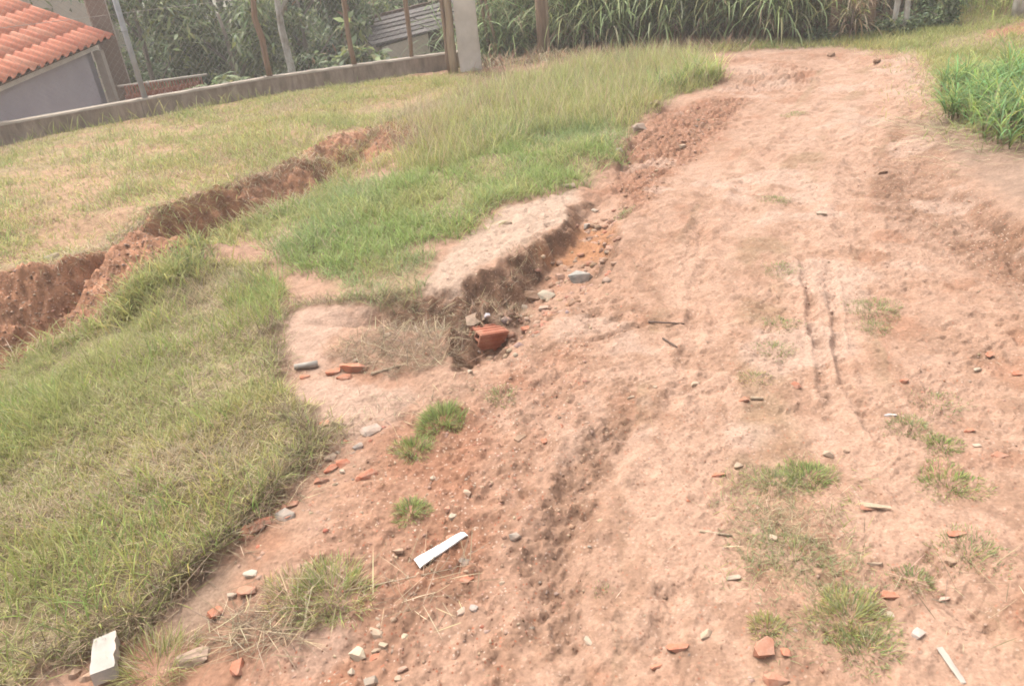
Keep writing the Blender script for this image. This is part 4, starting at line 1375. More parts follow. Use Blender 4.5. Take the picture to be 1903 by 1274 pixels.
bar("plastic_strip", 1745, 1205, 1790, 1270, 10, .003, M_PIPE, "crumpled whitish plastic strip trodden into the road on the right", "plastic strip", .8)
bar("dry_grass_stalk", 640, 1105, 850, 1060, 3, .004, M_WOODP, "long dry grass stem reaching from the straggly tuft to the right", "stem", .5, True, .01)
bar("dry_grass_stalk", 330, 1120, 402, 1040, 3, .004, M_WOODP, "dry stem lying along the dark lawn edge", "stem", .5, True, .03)
bar("dry_grass_stalk", 1830, 815, 1890, 830, 3, .003, M_WOOD, "thin brown stem beside the rusty orange brick piece", "stem", .5, True)
bar("dry_leaf", 1600, 942, 1655, 948, 12, .004, M_WOODP, "curled dry leaves lying over a thin red tile piece", "dry leaf", .5, False, .008)

# ------------------------------------------------------------------ low concrete wall
wall = empty("concrete_wall", (WALL[3][0], WALL[3][1], 0))
tag(wall, "low weathered concrete wall with cement top under the wire fence", "wall")
TOPZ = .225
for i in range(len(WALL) - 1):
    a, b = WALL[i], WALL[i + 1]
    d = b - a
    L = np.linalg.norm(d)
    nseg = max(1, round(L / 1.3))
    for k in range(nseg):
        p0, p1 = a + d * (k / nseg), a + d * ((k + 1) / nseg)
        ln = L / nseg
        ang = math.atan2(d[1], d[0])
        bm = bmesh.new()
        gap = .003
        nx, nz = 10, 4
        R_ = random.Random(i * 31 + k)
        hz = TOPZ + R_.uniform(-.008, .008)
        dpt = .13
        grid = {}
        for s in (0, 1):
            for ix in range(nx + 1):
                for iz in range(nz + 1):
                    yy = (0 if s == 0 else dpt) + (R_.uniform(-.004, .004) if s == 0 else 0)
                    grid[s, ix, iz] = bm.verts.new((gap / 2 + (ln - gap) * ix / nx, yy, -.75 + (hz + .75) * (iz / nz) ** .7 + (R_.uniform(-.004, .004) if iz == nz else 0)))
        for s in (0, 1):
            for ix in range(nx):
                for iz in range(nz):
                    bm.faces.new((grid[s, ix, iz], grid[s, ix + 1, iz], grid[s, ix + 1, iz + 1], grid[s, ix, iz + 1]))
        for ix in range(nx):
            bm.faces.new((grid[0, ix, nz], grid[0, ix + 1, nz], grid[1, ix + 1, nz], grid[1, ix, nz]))
            bm.faces.new((grid[0, ix, 0], grid[0, ix + 1, 0], grid[1, ix + 1, 0], grid[1, ix, 0]))
        for e_ in (0, nx):
            for iz in range(nz):
                bm.faces.new((grid[0, e_, iz], grid[0, e_, iz + 1], grid[1, e_, iz + 1], grid[1, e_, iz]))
        M_ = Matrix.Translation((p0[0], p0[1], 0)) @ Matrix.Rotation(ang, 4, 'Z')
        bmesh.ops.transform(bm, matrix=M_, verts=bm.verts)
        link("wall_panel", bm_mesh("wall_panel", bm), M_CONC, wall)
    # uneven cement top
    bm = bmesh.new()
    n = max(4, int(L / .12))
    prev = None
    R_ = random.Random(i + 99)
    for k in range(n + 1):
        xx = L * k / n
        t_ = R_.uniform(.008, .02)
        y0, y1 = -.006 - R_.uniform(0, .01), dpt + .006
        cur = [bm.verts.new((xx, y0, TOPZ - .010)), bm.verts.new((xx, y1, TOPZ - .012)), bm.verts.new((xx, y1, TOPZ + t_)), bm.verts.new((xx, y0 + .012, TOPZ + t_))]
        if prev:
            for j in range(4):
                bm.faces.new((prev[j], prev[(j + 1) % 4], cur[(j + 1) % 4], cur[j]))
        else:
            bm.faces.new(cur)
        prev = cur
    bm.faces.new(prev)
    bmesh.ops.transform(bm, matrix=Matrix.Translation((a[0], a[1], .004)) @ Matrix.Rotation(math.atan2(d[1], d[0]), 4, 'Z'), verts=bm.verts)
    link("coping", bm_mesh("coping", bm), M_COPE, wall)


def on_wall(px, py):
    """point on the wall line in the direction of a photo pixel"""
    d = ray(px, py)
    best = None
    for a, b in zip(WALL, WALL[1:]):
        e = b - a
        A = np.array([[d[0], -e[0]], [d[1], -e[1]]])
        t, s = np.linalg.solve(A, a)
        if -.02 <= s <= 1.02 and t > 0:
            n_ = np.array((-e[1], e[0])) / np.linalg.norm(e)
            return a + e * s + n_ * .065
    return WALL[-1]


def tube(name, pts3, radii, mat, parent=None, seg=8, smooth=True, jitter=0.0, seed=1):
    R_ = random.Random(seed)
    bm = bmesh.new()
    prev = None
    n = len(pts3)
    for i, p in enumerate(pts3):
        p = Vector(p)
        t = (Vector(pts3[min(i + 1, n - 1)]) - Vector(pts3[max(i - 1, 0)])).normalized()
        u = t.orthogonal().normalized() if abs(t.z) < .9 else Vector((1, 0, 0))
        u = (u - t * u.dot(t)).normalized()
        v = t.cross(u)
        cur = []
        for k in range(seg):
            a = 2 * math.pi * k / seg
            r = radii[i] * (1 + R_.uniform(-jitter, jitter))
            cur.append(bm.verts.new(p + (u * math.cos(a) + v * math.sin(a)) * r))
        if prev:
            for k in range(seg):
                bm.faces.new((prev[k], prev[(k + 1) % seg], cur[(k + 1) % seg], cur[k]))
        else:
            bm.faces.new(cur)
        prev = cur
    bm.faces.new(prev)
    return link(name, bm_mesh(name, bm, smooth), mat, parent)


# ------------------------------------------------------------------ wire fence on the wall
fb = on_wall(503, 145)
fence = empty("wire_fence", (fb[0], fb[1], TOPZ))
tag(fence, "wire mesh fence on rough posts standing on the concrete wall", "fence")
FH = 1.9
p = on_wall(272, 185)
mp_ = tube("metal_post", [(p[0], p[1], TOPZ - .02), (p[0] + .0, p[1], TOPZ + .6), (p[0], p[1], TOPZ + FH)], [.034, .034, .034], M_GALV, fence, 10)
mp_["label"] = "straight grey galvanised steel post"
tube("clamp", [(p[0], p[1], TOPZ + .78), (p[0], p[1], TOPZ + .80)], [.039, .039], M_GALV, mp_, 10)
for px, py, r, sd_, m_ in ((503, 145, .038, 3, M_WOOD), (660, 118, .034, 4, M_WOOD), (766, 104, .030, 5, M_WOOD)):
    p = on_wall(px, py)
    R_ = random.Random(sd_)
    n = 9
    pp = [(p[0] + (R_.uniform(-.025, .025) if 0 < k else 0), p[1] + R_.uniform(-.02, .02), TOPZ - .02 + (FH + .1) * k / (n - 1)) for k in range(n)]
    tube("wooden_post", pp, [r * R_.uniform(.85, 1.15) for _ in range(n)], m_, fence, 8, True, .12, sd_)
# wires
FL = off(WALL, .065)
wv, wt = [], []


def wire(a, b, r):
    a, b = Vector(a), Vector(b)
    t = (b - a).normalized()
    u = t.orthogonal().normalized()
    v = t.cross(u)
    i0 = len(wv)
    for q_ in (a, b):
        for k in range(3):
            an = 2.094 * k
            wv.append(q_ + (u * math.cos(an) + v * math.sin(an)) * r)
    for k in range(3):
        k2 = (k + 1) % 3
        wt.append((i0 + k, i0 + k2, i0 + 3 + k2))
        wt.append((i0 + k, i0 + 3 + k2, i0 + 3 + k))


z0, z1 = TOPZ + .025, TOPZ + 1.8
for a, b in zip(FL[1:], FL[2:]):
    e = b - a
    L = np.linalg.norm(e)
    e = e / L
    st = .075
    H_ = z1 - z0
    for k in range(int(-H_ / st), int(L / st) + 1):
        for sgn in (1, -1):
            s0, s1 = k * st, k * st + H_
            c0, c1 = max(0.0, s0), min(L, s1)
            if c1 - c0 < .05: continue
            f0, f1 = (c0 - s0) / H_, (c1 - s0) / H_
            if sgn < 0:
                f0, f1 = 1 - f0, 1 - f1
            wire((*(a + e * c0), z0 + H_ * f0), (*(a + e * c1), z0 + H_ * f1), .0011)
for zz in (z0, z0 + .95, z1):
    for a, b in zip(FL[1:], FL[2:]):
        wire((*a, zz), (*b, zz), .0028)
wm = link("wire_mesh", py_mesh("wire_mesh", wv, wt), M_WIRE, fence)
wm["kind"] = "stuff"

# concrete pillar and the split timber post beside it
pb = at_z(876, 134, 0.0)
pl = empty("gate_pillar", (pb[0], pb[1], 0))
tag(pl, "thick whitewashed concrete pillar at the end of the low wall", "pillar")
bm = bmesh.new()
secs = []
R_ = random.Random(5)
for k in range(13):
    z = -.1 + 2.3 * k / 12
    hw = .15
    secs.append([bm.verts.new((pb[0] + sx * hw + R_.uniform(-.006, .006), pb[1] + sy * .13 + R_.uniform(-.006, .006), z)) for sx, sy in ((-1, -1), (1, -1), (1, 1), (-1, 1))])
for A, B in zip(secs, secs[1:]):
    for k in range(4): bm.faces.new((A[k], A[(k + 1) % 4], B[(k + 1) % 4], B[k]))
bm.faces.new(secs[0]); bm.faces.new(secs[-1])
bmesh.ops.bevel(bm, geom=[e for e in bm.edges if abs(e.verts[0].co.z - e.verts[1].co.z) > .1], offset=.015, segments=2, affect='EDGES')
link("shaft", bm_mesh("shaft", bm), M_WHITE, pl)
bm = bmesh.new()
box(bm, (pb[0], pb[1], 2.225), (.36, .32, .05))
link("cap", bm_mesh("cap", bm), M_COPE, pl)
R_ = random.Random(8)
pw = np.array([pb[0] - .215, pb[1] - .05])
tpost = empty("timber_post", (pw[0], pw[1], 0))
tag(tpost, "pale split timber post leaning against the whitewashed pillar", "post")
tube("trunk", [(pw[0] - .015 + R_.uniform(-.012, .012), pw[1] + R_.uniform(-.01, .01), -.1 + 2.2 * k / 8) for k in range(9)], [.062 * R_.uniform(.9, 1.1) for _ in range(9)], M_WOODP, tpost, 8, True, .1, 9)
tube("stave", [(pw[0] - .085 + R_.uniform(-.008, .008), pw[1] - .01, -.05 + 2.1 * k / 7) for k in range(8)], [.026 * R_.uniform(.9, 1.1) for _ in range(8)], M_WOOD, tpost, 7, True, .12, 10)

# utility pole by the cane grass
ub = at_z(1009, 97, 0.0)
up_ = empty("wooden_pole", (ub[0], ub[1], 0))
tag(up_, "tall grey wooden pole standing before the cane grass", "pole")
tube("shaft", [(ub[0] + .006 * k, ub[1], -.2 + .75 * k) for k in range(8)], [.082 - .002 * k for k in range(8)], M_WOOD, up_, 10, True, .05, 12)
tube("pale_edge", [(ub[0] + .085 + .006 * k, ub[1] - .03, -.2 + .75 * k) for k in range(7)], [.026] * 7, M_WOODP, up_, 7, True, .08, 13)  # slim pale tube that gives the shaft its paler right edge

# ------------------------------------------------------------------ house with the clay tile roof
EL, ER = at_dist(0, 147, 11.0), at_dist(207, 62, 13.5)
Edir = (ER - EL) / np.linalg.norm(ER - EL)
EL = EL - Edir * .62
d = ray(0, -12)
T_ = CAMP + d * (np.dot(ER - CAMP, Edir) / np.dot(d, Edir))
Udir = (T_ - ER) / np.linalg.norm(T_ - ER)
Nrm = np.cross(Edir, -Udir)
if Nrm[2] < 0: Nrm = -Nrm
house = empty("tiled_house", (EL[0], EL[1], -1.4))
tag(house, "lilac grey house with red clay tile roof behind the low wall", "house")
LE = np.linalg.norm(ER - EL)
SL = 3.4
roof = link("roof", py_mesh("roof", [EL + Nrm * -.08, ER - Nrm * .08, ER - Nrm * .08 + Udir * SL, EL - Nrm * .08 + Udir * SL, EL - Nrm * .06, ER - Nrm * .06, ER - Nrm * .06 + Udir * SL, EL - Nrm * .06 + Udir * SL],
                            [(0, 3, 2, 1), (4, 5, 6, 7), (0, 1, 5, 4), (1, 2, 6, 5), (2, 3, 7, 6), (3, 0, 4, 7)]), M_DARKW, house)
NCOL, NROW = 17, 9
pitch = LE / NCOL
tl = SL / NROW
tile_meshes = []
for tcol in ((.46, .175, .11), (.50, .20, .125), (.42, .15, .095), (.50, .23, .15)):
    # pan and barrel in one profile, swept along the slope with a slight lift at the lower edge
    prof = []
    for k in range(11):
        t = k / 10
        if t < .36:
            prof.append((t * pitch * 1.04, .006 - .006 * math.sin(t / .36 * math.pi)))
        else:
            prof.append((t * pitch * 1.04, .006 + .048 * math.sin((t - .36) / .64 * math.pi)))
    vs, fs = [], []
    for (s, lift) in ((-.03, .016), (tl, 0.0)):
        for (a, h) in prof:
            vs.append((a, s, h + lift))
    for (a, h) in prof: vs.append((a, -.03, h + .016 - .014))
    np_ = len(prof)
    for k in range(np_ - 1):
        fs.append((k, k + 1, np_ + k + 1, np_ + k))
        fs.append((2 * np_ + k, 2 * np_ + k + 1, k + 1, k))
    me = py_mesh("roof_tile", vs, fs, True)
    a = me.color_attributes.new("Col", 'FLOAT_COLOR', 'POINT')
    for dd in a.data: dd.color = (*tcol, 1)
    me.materials.append(M_TILE)
    tile_meshes.append(me)
RB = Matrix((Vector(Edir), Vector(Udir), Vector(Nrm))).transposed().to_4x4()
inv_roof = parent_inv(roof)
for r_ in range(NROW):
    for c_ in range(NCOL):
        o = bpy.data.objects.new("tile", tile_meshes[random.choice((0, 0, 1, 1, 2, 3))])
        col.objects.link(o)
        o.parent = roof
        o.matrix_parent_inverse = inv_roof
        pp = EL + Edir * (c_ * pitch + random.uniform(-.004, .004)) + Udir * (r_ * tl + random.uniform(-.008, .008)) - Nrm * (.05 - random.uniform(0, .004))
        o.matrix_basis = Matrix.Translation(pp) @ RB
# wall below the eave
ovh = .17
Uh = np.array([Udir[0], Udir[1], 0]); Uh /= np.linalg.norm(Uh)
Wl, Wr = EL + Uh * ovh + Edir * .12, ER + Uh * ovh - Edir * .42


def slab(name, p0, p1, top0, top1, bot, thick, mat, parent, inward):
    p0, p1 = np.array(p0[:2]), np.array(p1[:2])
    i2 = np.array(inward[:2]) * thick
    vs = [(*p0, bot), (*p1, bot), (*p1, top1), (*p0, top0), (*(p0 + i2), bot), (*(p1 + i2), bot), (*(p1 + i2), top1), (*(p0 + i2), top0)]
    return link(name, py_mesh(name, vs, [(0, 1, 2, 3), (5, 4, 7, 6), (4, 0, 3, 7), (1, 5, 6, 2), (3, 2, 6, 7), (4, 5, 1, 0)]), mat, parent)


zt0, zt1 = Wl[2] - .05, Wr[2] - .05
slab("wall", Wl, Wr, zt0, zt1, -1.6, .15, M_LILAC, house, Uh)
pa_, pb_ = Wl - Uh * .07, Wr - Uh * .07 + Edir * .03
link("wall_plate", py_mesh("wall_plate", [(*(p_[:2] + i_ * Uh[:2]), z_ + e_) for p_, z_ in ((pa_, zt0), (pb_, zt1)) for i_ in (0, .065) for e_ in (-.10, -.02)], [(0, 1, 3, 2), (4, 6, 7, 5), (0, 4, 5, 1), (2, 3, 7, 6), (1, 5, 7, 3), (0, 2, 6, 4)]), M_PLATE, house)
bm = bmesh.new()
pA, pB = EL + Uh * .06, ER + Uh * .06
link("fascia", py_mesh("fascia", [(*(p_[:2] + i_ * Uh[:2]), z_ + e_) for p_, z_ in ((pA, EL[2]), (pB, ER[2])) for i_ in (0, .03) for e_ in (-.085, -.05)], [(0, 1, 3, 2), (4, 6, 7, 5), (0, 4, 5, 1), (2, 3, 7, 6), (1, 5, 7, 3), (0, 2, 6, 4)]), M_DARKW, house)
slab("end_wall", Wr, Wr + Uh * 3.0, zt1, zt1 + 1.2, -1.6, .15, M_LILAC, house, -np.array([Edir[0], Edir[1], 0]))
slab("end_wall", Wl + Edir * .15, Wl + Edir * .15 + Uh * 3.0, zt0, zt0 + 1.2, -1.6, .14, M_LILAC, house, np.array([-Edir[0], -Edir[1], 0]))
# dark rafter ends under the tiles
for k in range(6):
    pr = EL + Edir * (.2 + (LE - .4) * k / 5)
    bm = bmesh.new()
    rot = Matrix((Vector(Edir), Vector(Udir), Vector(Nrm))).transposed()
    box(bm, Vector(pr + Udir * .29 - Nrm * .118), (.05, .42, .07), rot)
    link("rafter", bm_mesh("rafter", bm), M_DARKW, house)
# pale pilaster and the brown concrete column at the house corner
q0 = Wr + Edir * .17 - Uh * .02
bm = bmesh.new()
box(bm, (q0[0], q0[1], (-1.6 + zt1 - .12) / 2), (.11, .11, zt1 - .12 + 1.6))
link("pilaster", bm_mesh("pilaster", bm), M_TRIM, house)
cb = at_dist(212, 120, 13.9)
colm = empty("concrete_column", (cb[0], cb[1], -1.5))
tag(colm, "brown concrete column rising behind the corner of the tile roof", "column")
bm = bmesh.new()
box(bm, (cb[0], cb[1], 1.0), (.26, .26, 5.0), Matrix.Rotation(.5, 3, 'Z'))
bmesh.ops.bevel(bm, geom=list(bm.edges), offset=.012, segments=1, affect='EDGES')
link("shaft", bm_mesh("shaft", bm), M_COLUMN, colm)
bm = bmesh.new()
box(bm, (cb[0] + .15, cb[1] - .02, 1.0), (.05, .05, 5.0), Matrix.Rotation(.5, 3, 'Z'))  # narrow pale strip forming the paler right edge of the column
link("pale_edge_strip", bm_mesh("pale_edge_strip", bm), M_TRIM, colm)
# pale building further down the slope
hb = at_dist(72, 10, 19)
nb = empty("pale_building", (hb[0], hb[1], -2))
tag(nb, "pale plastered building beyond the tile roof", "building")
bm = bmesh.new()
box(bm, (hb[0] - 1.55, hb[1] + 1.6, .3), (3.8, 3.0, 4.6), Matrix.Rotation(.25, 3, 'Z'))
link("wall", bm_mesh("wall", bm), M_BEIGE, nb)
bm = bmesh.new()
box(bm, (hb[0] - 1.55, hb[1] + 1.6, 2.68), (4.1, 3.3, .16), Matrix.Rotation(.25, 3, 'Z'))
link("roof_slab", bm_mesh("roof_slab", bm), M_COPE, nb)

# rusty railing behind the wall
ra, rb_ = at_dist(232, 160, 12.6), at_dist(372, 140, 13.0)
rl = empty("rusty_railing", (ra[0], ra[1], -1.2))
tag(rl, "rusty red brown bar railing below the grey steel post", "railing")
n = 26
for k in range(n):
    t = k / (n - 1)
    p = ra * (1 - t) + rb_ * t
    bm = bmesh.new()
    box(bm, (p[0], p[1], (p[2] - 1.2) / 2), (.022, .022, p[2] + 1.2))
    link("bar", bm_mesh("bar", bm), M_RUST, rl)
wire_top = tube("top_rail", [ra + np.array([-.1, 0, .0]), (ra + rb_) / 2, rb_ + np.array([.1, 0, 0])], [.018] * 3, M_TRIM, rl, 8)
bm = bmesh.new()
mid = (ra + rb_) / 2
ang = math.atan2(rb_[1] - ra[1], rb_[0] - ra[0])
box(bm, (mid[0] - math.sin(ang) * .12, mid[1] + math.cos(ang) * .12, (mid[2] - .12 - 1.2) / 2), (np.linalg.norm(rb_ - ra), .05, mid[2] - .12 + 1.2), Matrix.Rotation(ang, 3, 'Z'))
link("back_panel", bm_mesh("back_panel", bm), M_RUST, rl)
pw_ = at_dist(275, 155, 12.4)
tube("end_knob", [(pw_[0], pw_[1], pw_[2] - .05), (pw_[0], pw_[1], pw_[2] + .03)], [.02, .02], M_PIPE, rl, 8)

# ------------------------------------------------------------------ old shed
sh0 = at_dist(703, 82, 14.4)
sh1 = at_dist(862, 42, 14.9)
sdx = (sh1 - sh0); sdx[2] = 0
sL = np.linalg.norm(sdx); sdx /= sL
sn = np.array([-sdx[1], sdx[0], 0])
shed = empty("old_shed", (sh0[0], sh0[1], -1.6))
tag(shed, "old open shed with dark sagging board roof and beige half wall", "shed")
rise = (sh1[2] - sh0[2]) / sL
up2 = sn * math.cos(.24) + np.array([0, 0, 1]) * math.sin(.24)
along_ = sdx + np.array([0, 0, rise])
NR_, NC_ = 6, 2
random.seed(21)
for r_ in range(NR_):
    for c_ in range(NC_):
        l0, l1 = sL * (1.25) * c_ / NC_ - .12 + random.uniform(-.03, .03), sL * 1.25 * (c_ + 1) / NC_ - .12 + random.uniform(-.01, .03)
        u0, u1 = r_ * .2 - .1 + random.uniform(-.02, .02), r_ * .2 + .16
        th = .025
        p00, p10 = sh0 + along_ * l0 + up2 * u0, sh0 + along_ * l1 + up2 * (u0 + random.uniform(-.03, .03))
        p01, p11 = sh0 + along_ * l0 + up2 * u1, sh0 + along_ * l1 + up2 * u1
        li = np.array([0, 0, .022 + random.uniform(-.004, .012)])
        lo_ = np.array([0, 0, .0])
        z_ = np.array([0, 0, th])
        vs = [p00 + li, p10 + li, p11 + lo_, p01 + lo_, p00 + li + z_, p10 + li + z_, p11 + lo_ + z_, p01 + lo_ + z_]
        me = py_mesh("roof_board", vs, [(0, 3, 2, 1), (4, 5, 6, 7), (0, 1, 5, 4), (1, 2, 6, 5), (2, 3, 7, 6), (3, 0, 4, 7)])
        k = random.uniform(.75, 1.3)
        a = me.color_attributes.new("Col", 'FLOAT_COLOR', 'POINT')
        for dd in a.data: dd.color = (.085 * k, .075 * k, .07 * k, 1)
        link("roof_board", me, M_SLATE, shed)
wA, wB = sh0 + sdx * .05 - sn * .05, sh0 + sdx * .92 - sn * .05
zf = lambda s: sh0[2] + rise * s
slab("half_wall", wA, wB, zf(.05) - .06, zf(.92) - .02, -1.7, .14, M_BEIGE, shed, sn)
slab("beam", sh0 + sn * .09, sh0 + sdx * sL * 1.08 + sn * .09, zf(0) + .0, zf(sL * 1.08) + .0, zf(0) - .06, .10, M_DARKW, shed, sn)
slab("back_wall", sh0 + sdx * .05 + sn * 1.2, sh0 + sdx * sL * 1.08 + sn * 1.2, zf(0) + .35, zf(sL * 1.08) + .35, -1.7, .1, M_DARKW, shed, sn)
slab("side_wall", sh0 + sdx * .051 + sn * .261, sh0 + sdx * .051 + sn * 1.19, zf(0) - .02, zf(0) + .33, -1.7, .1, M_BEIGE, shed, sdx)
pS = at_dist(839, 80, 14.75)
tube("post", [(pS[0], pS[1], -1.7), (pS[0], pS[1], -.5), (pS[0], pS[1], zf(1.5) - .02)], [.05, .05, .05], M_TRIM, shed, 8)

# ------------------------------------------------------------------ trees and shrubs behind the fence
def leaves(centers, size, cols, wts, droop=.5, aspect=3.2, nper=1):
    """lance-shaped leaves, each two bent quads folded on the midrib"""
    n = len(centers)
    az = U(0, 6.28, n)
    el = RNG.normal(-droop, .5, n)
    dx = np.stack([np.cos(az) * np.cos(el), np.sin(az) * np.cos(el), np.sin(el)], -1)
    s = np.cross(dx, np.stack([RNG.normal(0, .4, n), RNG.normal(0, .4, n), np.ones(n)], -1))
    s /= np.linalg.norm(s, axis=1, keepdims=True)
    nn = np.cross(s, dx)
    L = (size[0] + (size[1] - size[0]) * RNG.random(n))[:, None]
    w = L / aspect
    b = centers
    m = centers + dx * L * .5 + nn * L * .06
    t = centers + dx * L - nn * L * .08
    Vv = np.stack([b, m - s * w * .5, m + s * w * .5, t], 1)
    T = np.array([(0, 1, 2), (1, 3, 2)])
    TT_ = (T[None] + (np.arange(n) * 4)[:, None, None]).reshape(-1, 3)
    c = palette(n, cols, wts, var=.28)
    return Vv.reshape(-1, 3), TT_, np.repeat(c, 4, 0)


L_DK, L_MD, L_LT, L_YG, L_BR = np.array((.075, .105, .05)), np.array((.12, .155, .07)), np.array((.18, .215, .10)), np.array((.215, .235, .085)), np.array((.26, .15, .09))


def tree(px, py, dist, hgt, rad, nleaf, size, label, cols, wts, trunk_r=.07, low=.0, mat=M_BARK, name="tree", asp=3.2, group=None, lean=0.0):
    p = at_dist(px, py, dist)
    gz = float(height(p[0], p[1]))
    root = empty(name, (p[0], p[1], gz))
    tag(root, label, "tree" if name == "tree" else name.replace("_", " "), group)
    R_ = random.Random(int(px * 3 + dist * 100))
    n = 7
    tp = [(p[0] + lean * k / n + R_.uniform(-.05, .05) * (k > 0), p[1] + R_.uniform(-.05, .05) * (k > 0), gz - .1 + hgt * .8 * k / (n - 1)) for k in range(n)]
    tr = tube("trunk", tp, [trunk_r * (1 - .6 * k / (n - 1)) for k in range(n)], mat, root, 8, True, .1, 5)
    clusters = []
    for k in range(16):
        a, rr = R_.uniform(0, 6.28), rad * math.sqrt(R_.random())
        z = gz + low + (hgt - low) * R_.random() ** .9
        e = Vector((p[0] + math.cos(a) * rr, p[1] + math.sin(a) * rr, z))
        clusters.append((e, R_.uniform(.22, .5) * rad))
        if k < 9:
            s_ = Vector(tp[min(n - 1, max(1, int((z - gz) / (hgt * .8) * n * .7)))])
            md = (s_ + e) / 2 + Vector((0, 0, .12))
            tube("branch", [s_, md, e], [trunk_r * .35, trunk_r * .22, .008], mat, root, 5, True, .1, k)
    cc = []
    for e, cr in clusters:
        m = int(nleaf * 1.7 / len(clusters))
        dv = RNG.normal(0, 1, (m, 3))
        dv /= np.linalg.norm(dv, axis=1, keepdims=True)
        r = cr * RNG.random(m) ** .45
        cc.append(np.array(e)[None] + dv * r[:, None] * np.array([1, 1, .85])[None])
    cc = np.concatenate(cc)
    cc[:, 2] = np.maximum(cc[:, 2], gz + .02)
    v, t, c = leaves(cc, size, cols, wts, .5, asp)
    link("crown", tri_mesh("crown", v, t, c), M_LEAF, root)
    return root


GM = ([L_DK, L_MD, L_LT], [3, 3, 1.6])
GL = ([L_MD, L_LT, L_YG], [2, 3, 1.3])
GB = ([L_DK, L_MD, L_BR, L_LT], [3, 3, .6, 1])
tree(265, 80, 15.5, 3.4, 1.0, 2600, (.10, .24), "light green bushy tree right behind the tile roof corner", *GL)
tree(335, 60, 16.5, 3.8, 1.3, 3200, (.10, .24), "dark leafy tree standing between the steel post and the rough posts", *GM)
tree(420, 80, 15.0, 3.2, 1.1, 3000, (.12, .28), "long-leaved tree drooping over the railing end", *GL, asp=4.2)
tree(470, 40, 17.0, 4.2, 1.3, 3000, (.10, .22), "shaded dark tree behind the long-leaved tree", *GM)
tree(560, 60, 15.3, 3.4, 1.1, 2800, (.12, .26), "tree with brownish dead leaves beside the blotched pale trunk", *GB, asp=3.8)
tree(640, 60, 16.2, 3.8, 1.2, 2800, (.10, .24), "leafy tree left of the old shed", *GL)
tree(662, 90, 13.8, 1.9, .5, 900, (.12, .26), "light green broad-leaved shrub touching the shed wall", [L_LT, L_YG, L_MD], [3, 2, 2], .03, .1, M_BARK, "shrub", 2.2)
tree(740, 20, 18.5, 4.2, 1.6, 3000, (.12, .26), "big dark tree overhanging the back of the old shed", *GM, low=.8)
tree(860, 10, 19.5, 4.2, 1.7, 2600, (.12, .26), "dusky tree behind the shed and the pillar", *GB, low=.6)
tree(230, 10, 20.0, 4.4, 1.8, 2600, (.12, .26), "pale green tree far behind the brown column", *GL)
tree(130, -10, 24.0, 4.6, 2.4, 2600, (.16, .34), "hazy green tree beyond the pale building", *GL)
tree(390, 10, 21.0, 4.6, 2.0, 2600, (.14, .3), "tall dark tree deep in the thicket behind the fence", *GM)
tree(560, 0, 21.0, 4.6, 2.0, 2600, (.14, .3), "tall mid green tree deep in the thicket behind the fence", *GL)
for px, py, dist, lb, gp in ((250, -20, 30, "faint green tree on the far slope behind the steel post", GL), (400, -25, 32, "faint green tree on the far slope behind the tall dark tree", GL),
                             (520, -25, 29, "faint dark tree on the far slope behind the first rough post", GM), (640, -25, 31, "faint green tree on the far slope behind the second rough post", GL),
                             (780, -20, 28, "faint dark tree on the far slope behind the shed", GM)):
    tree(px, py, dist, 6.5, 2.8, 2600, (.25, .5), lb, *gp, trunk_r=.14, low=.3, asp=3.0)
for px, py, dist, n_, lb in ((300, 165, 13.6, 900, "low dark shrub behind the rusty railing"), (385, 150, 13.2, 1000, "low leafy shrub at the right end of the railing"),
                             (455, 145, 13.0, 1000, "low feathery shrub left of the first rough post"), (530, 135, 13.4, 900, "low dusky shrub right of the first rough post"),
                             (610, 125, 13.3, 900, "low long-leaved shrub before the second rough post"), (668, 115, 14.6, 700, "low yellow green shrub left of the shed wall")):
    tree(px, py, dist, 1.35, .62, n_, (.10, .24), lb, *(GL if n_ > 900 else GM), trunk_r=.025, low=.05, name="shrub", asp=4.0)
def leafmass(poly, n, zmax):
    X = poly.min(0) + RNG.random((n, 2)) * (poly.max(0) - poly.min(0))
    X = X[poly_sd(poly, X[:, 0], X[:, 1]) > 0]
    bump = np.clip(fbm(X[:, 0], X[:, 1], 1.1, 3, 140) + .5, 0.1, 1)
    Pz = height(X[:, 0], X[:, 1]) + RNG.random(len(X)) ** .7 * zmax * bump
    return leaves(np.stack([X[:, 0], X[:, 1], Pz], -1), (.09, .22), [L_DK, L_MD, L_LT, L_YG], [2, 3, 3, 1], .4, 3.6)


und = leafmass(np.array([(-5.0, 11.9), (-3.0, 11.9), (-1.9, 12.2), (-2.3, 17), (-3, 24), (-16, 24), (-12, 15.5), (-6.5, 15.0)]), 26000, .9)
stuff("undergrowth", [und], M_LEAF, "leafy undergrowth covering the slope behind the wire fence", "undergrowth")
# pale blotched trunk
p = at_dist(537, 100, 13.6)
gz = float(height(p[0], p[1]))
bt = empty("blotched_tree", (p[0], p[1], gz))
tag(bt, "pale blotched bare tree seen through the wire fence", "tree")
tube("trunk", [(p[0] + .03 * math.sin(k), p[1], gz - .1 + .42 * k) for k in range(9)], [.075 - .004 * k for k in range(9)], M_BARKP, bt, 9, True, .12, 31)
tube("branch", [(p[0], p[1], gz + 2.2), (p[0] + .3, p[1], gz + 2.7), (p[0] + .7, p[1] + .2, gz + 3.4)], [.04, .03, .015], M_BARKP, bt, 7, True, .1, 32)

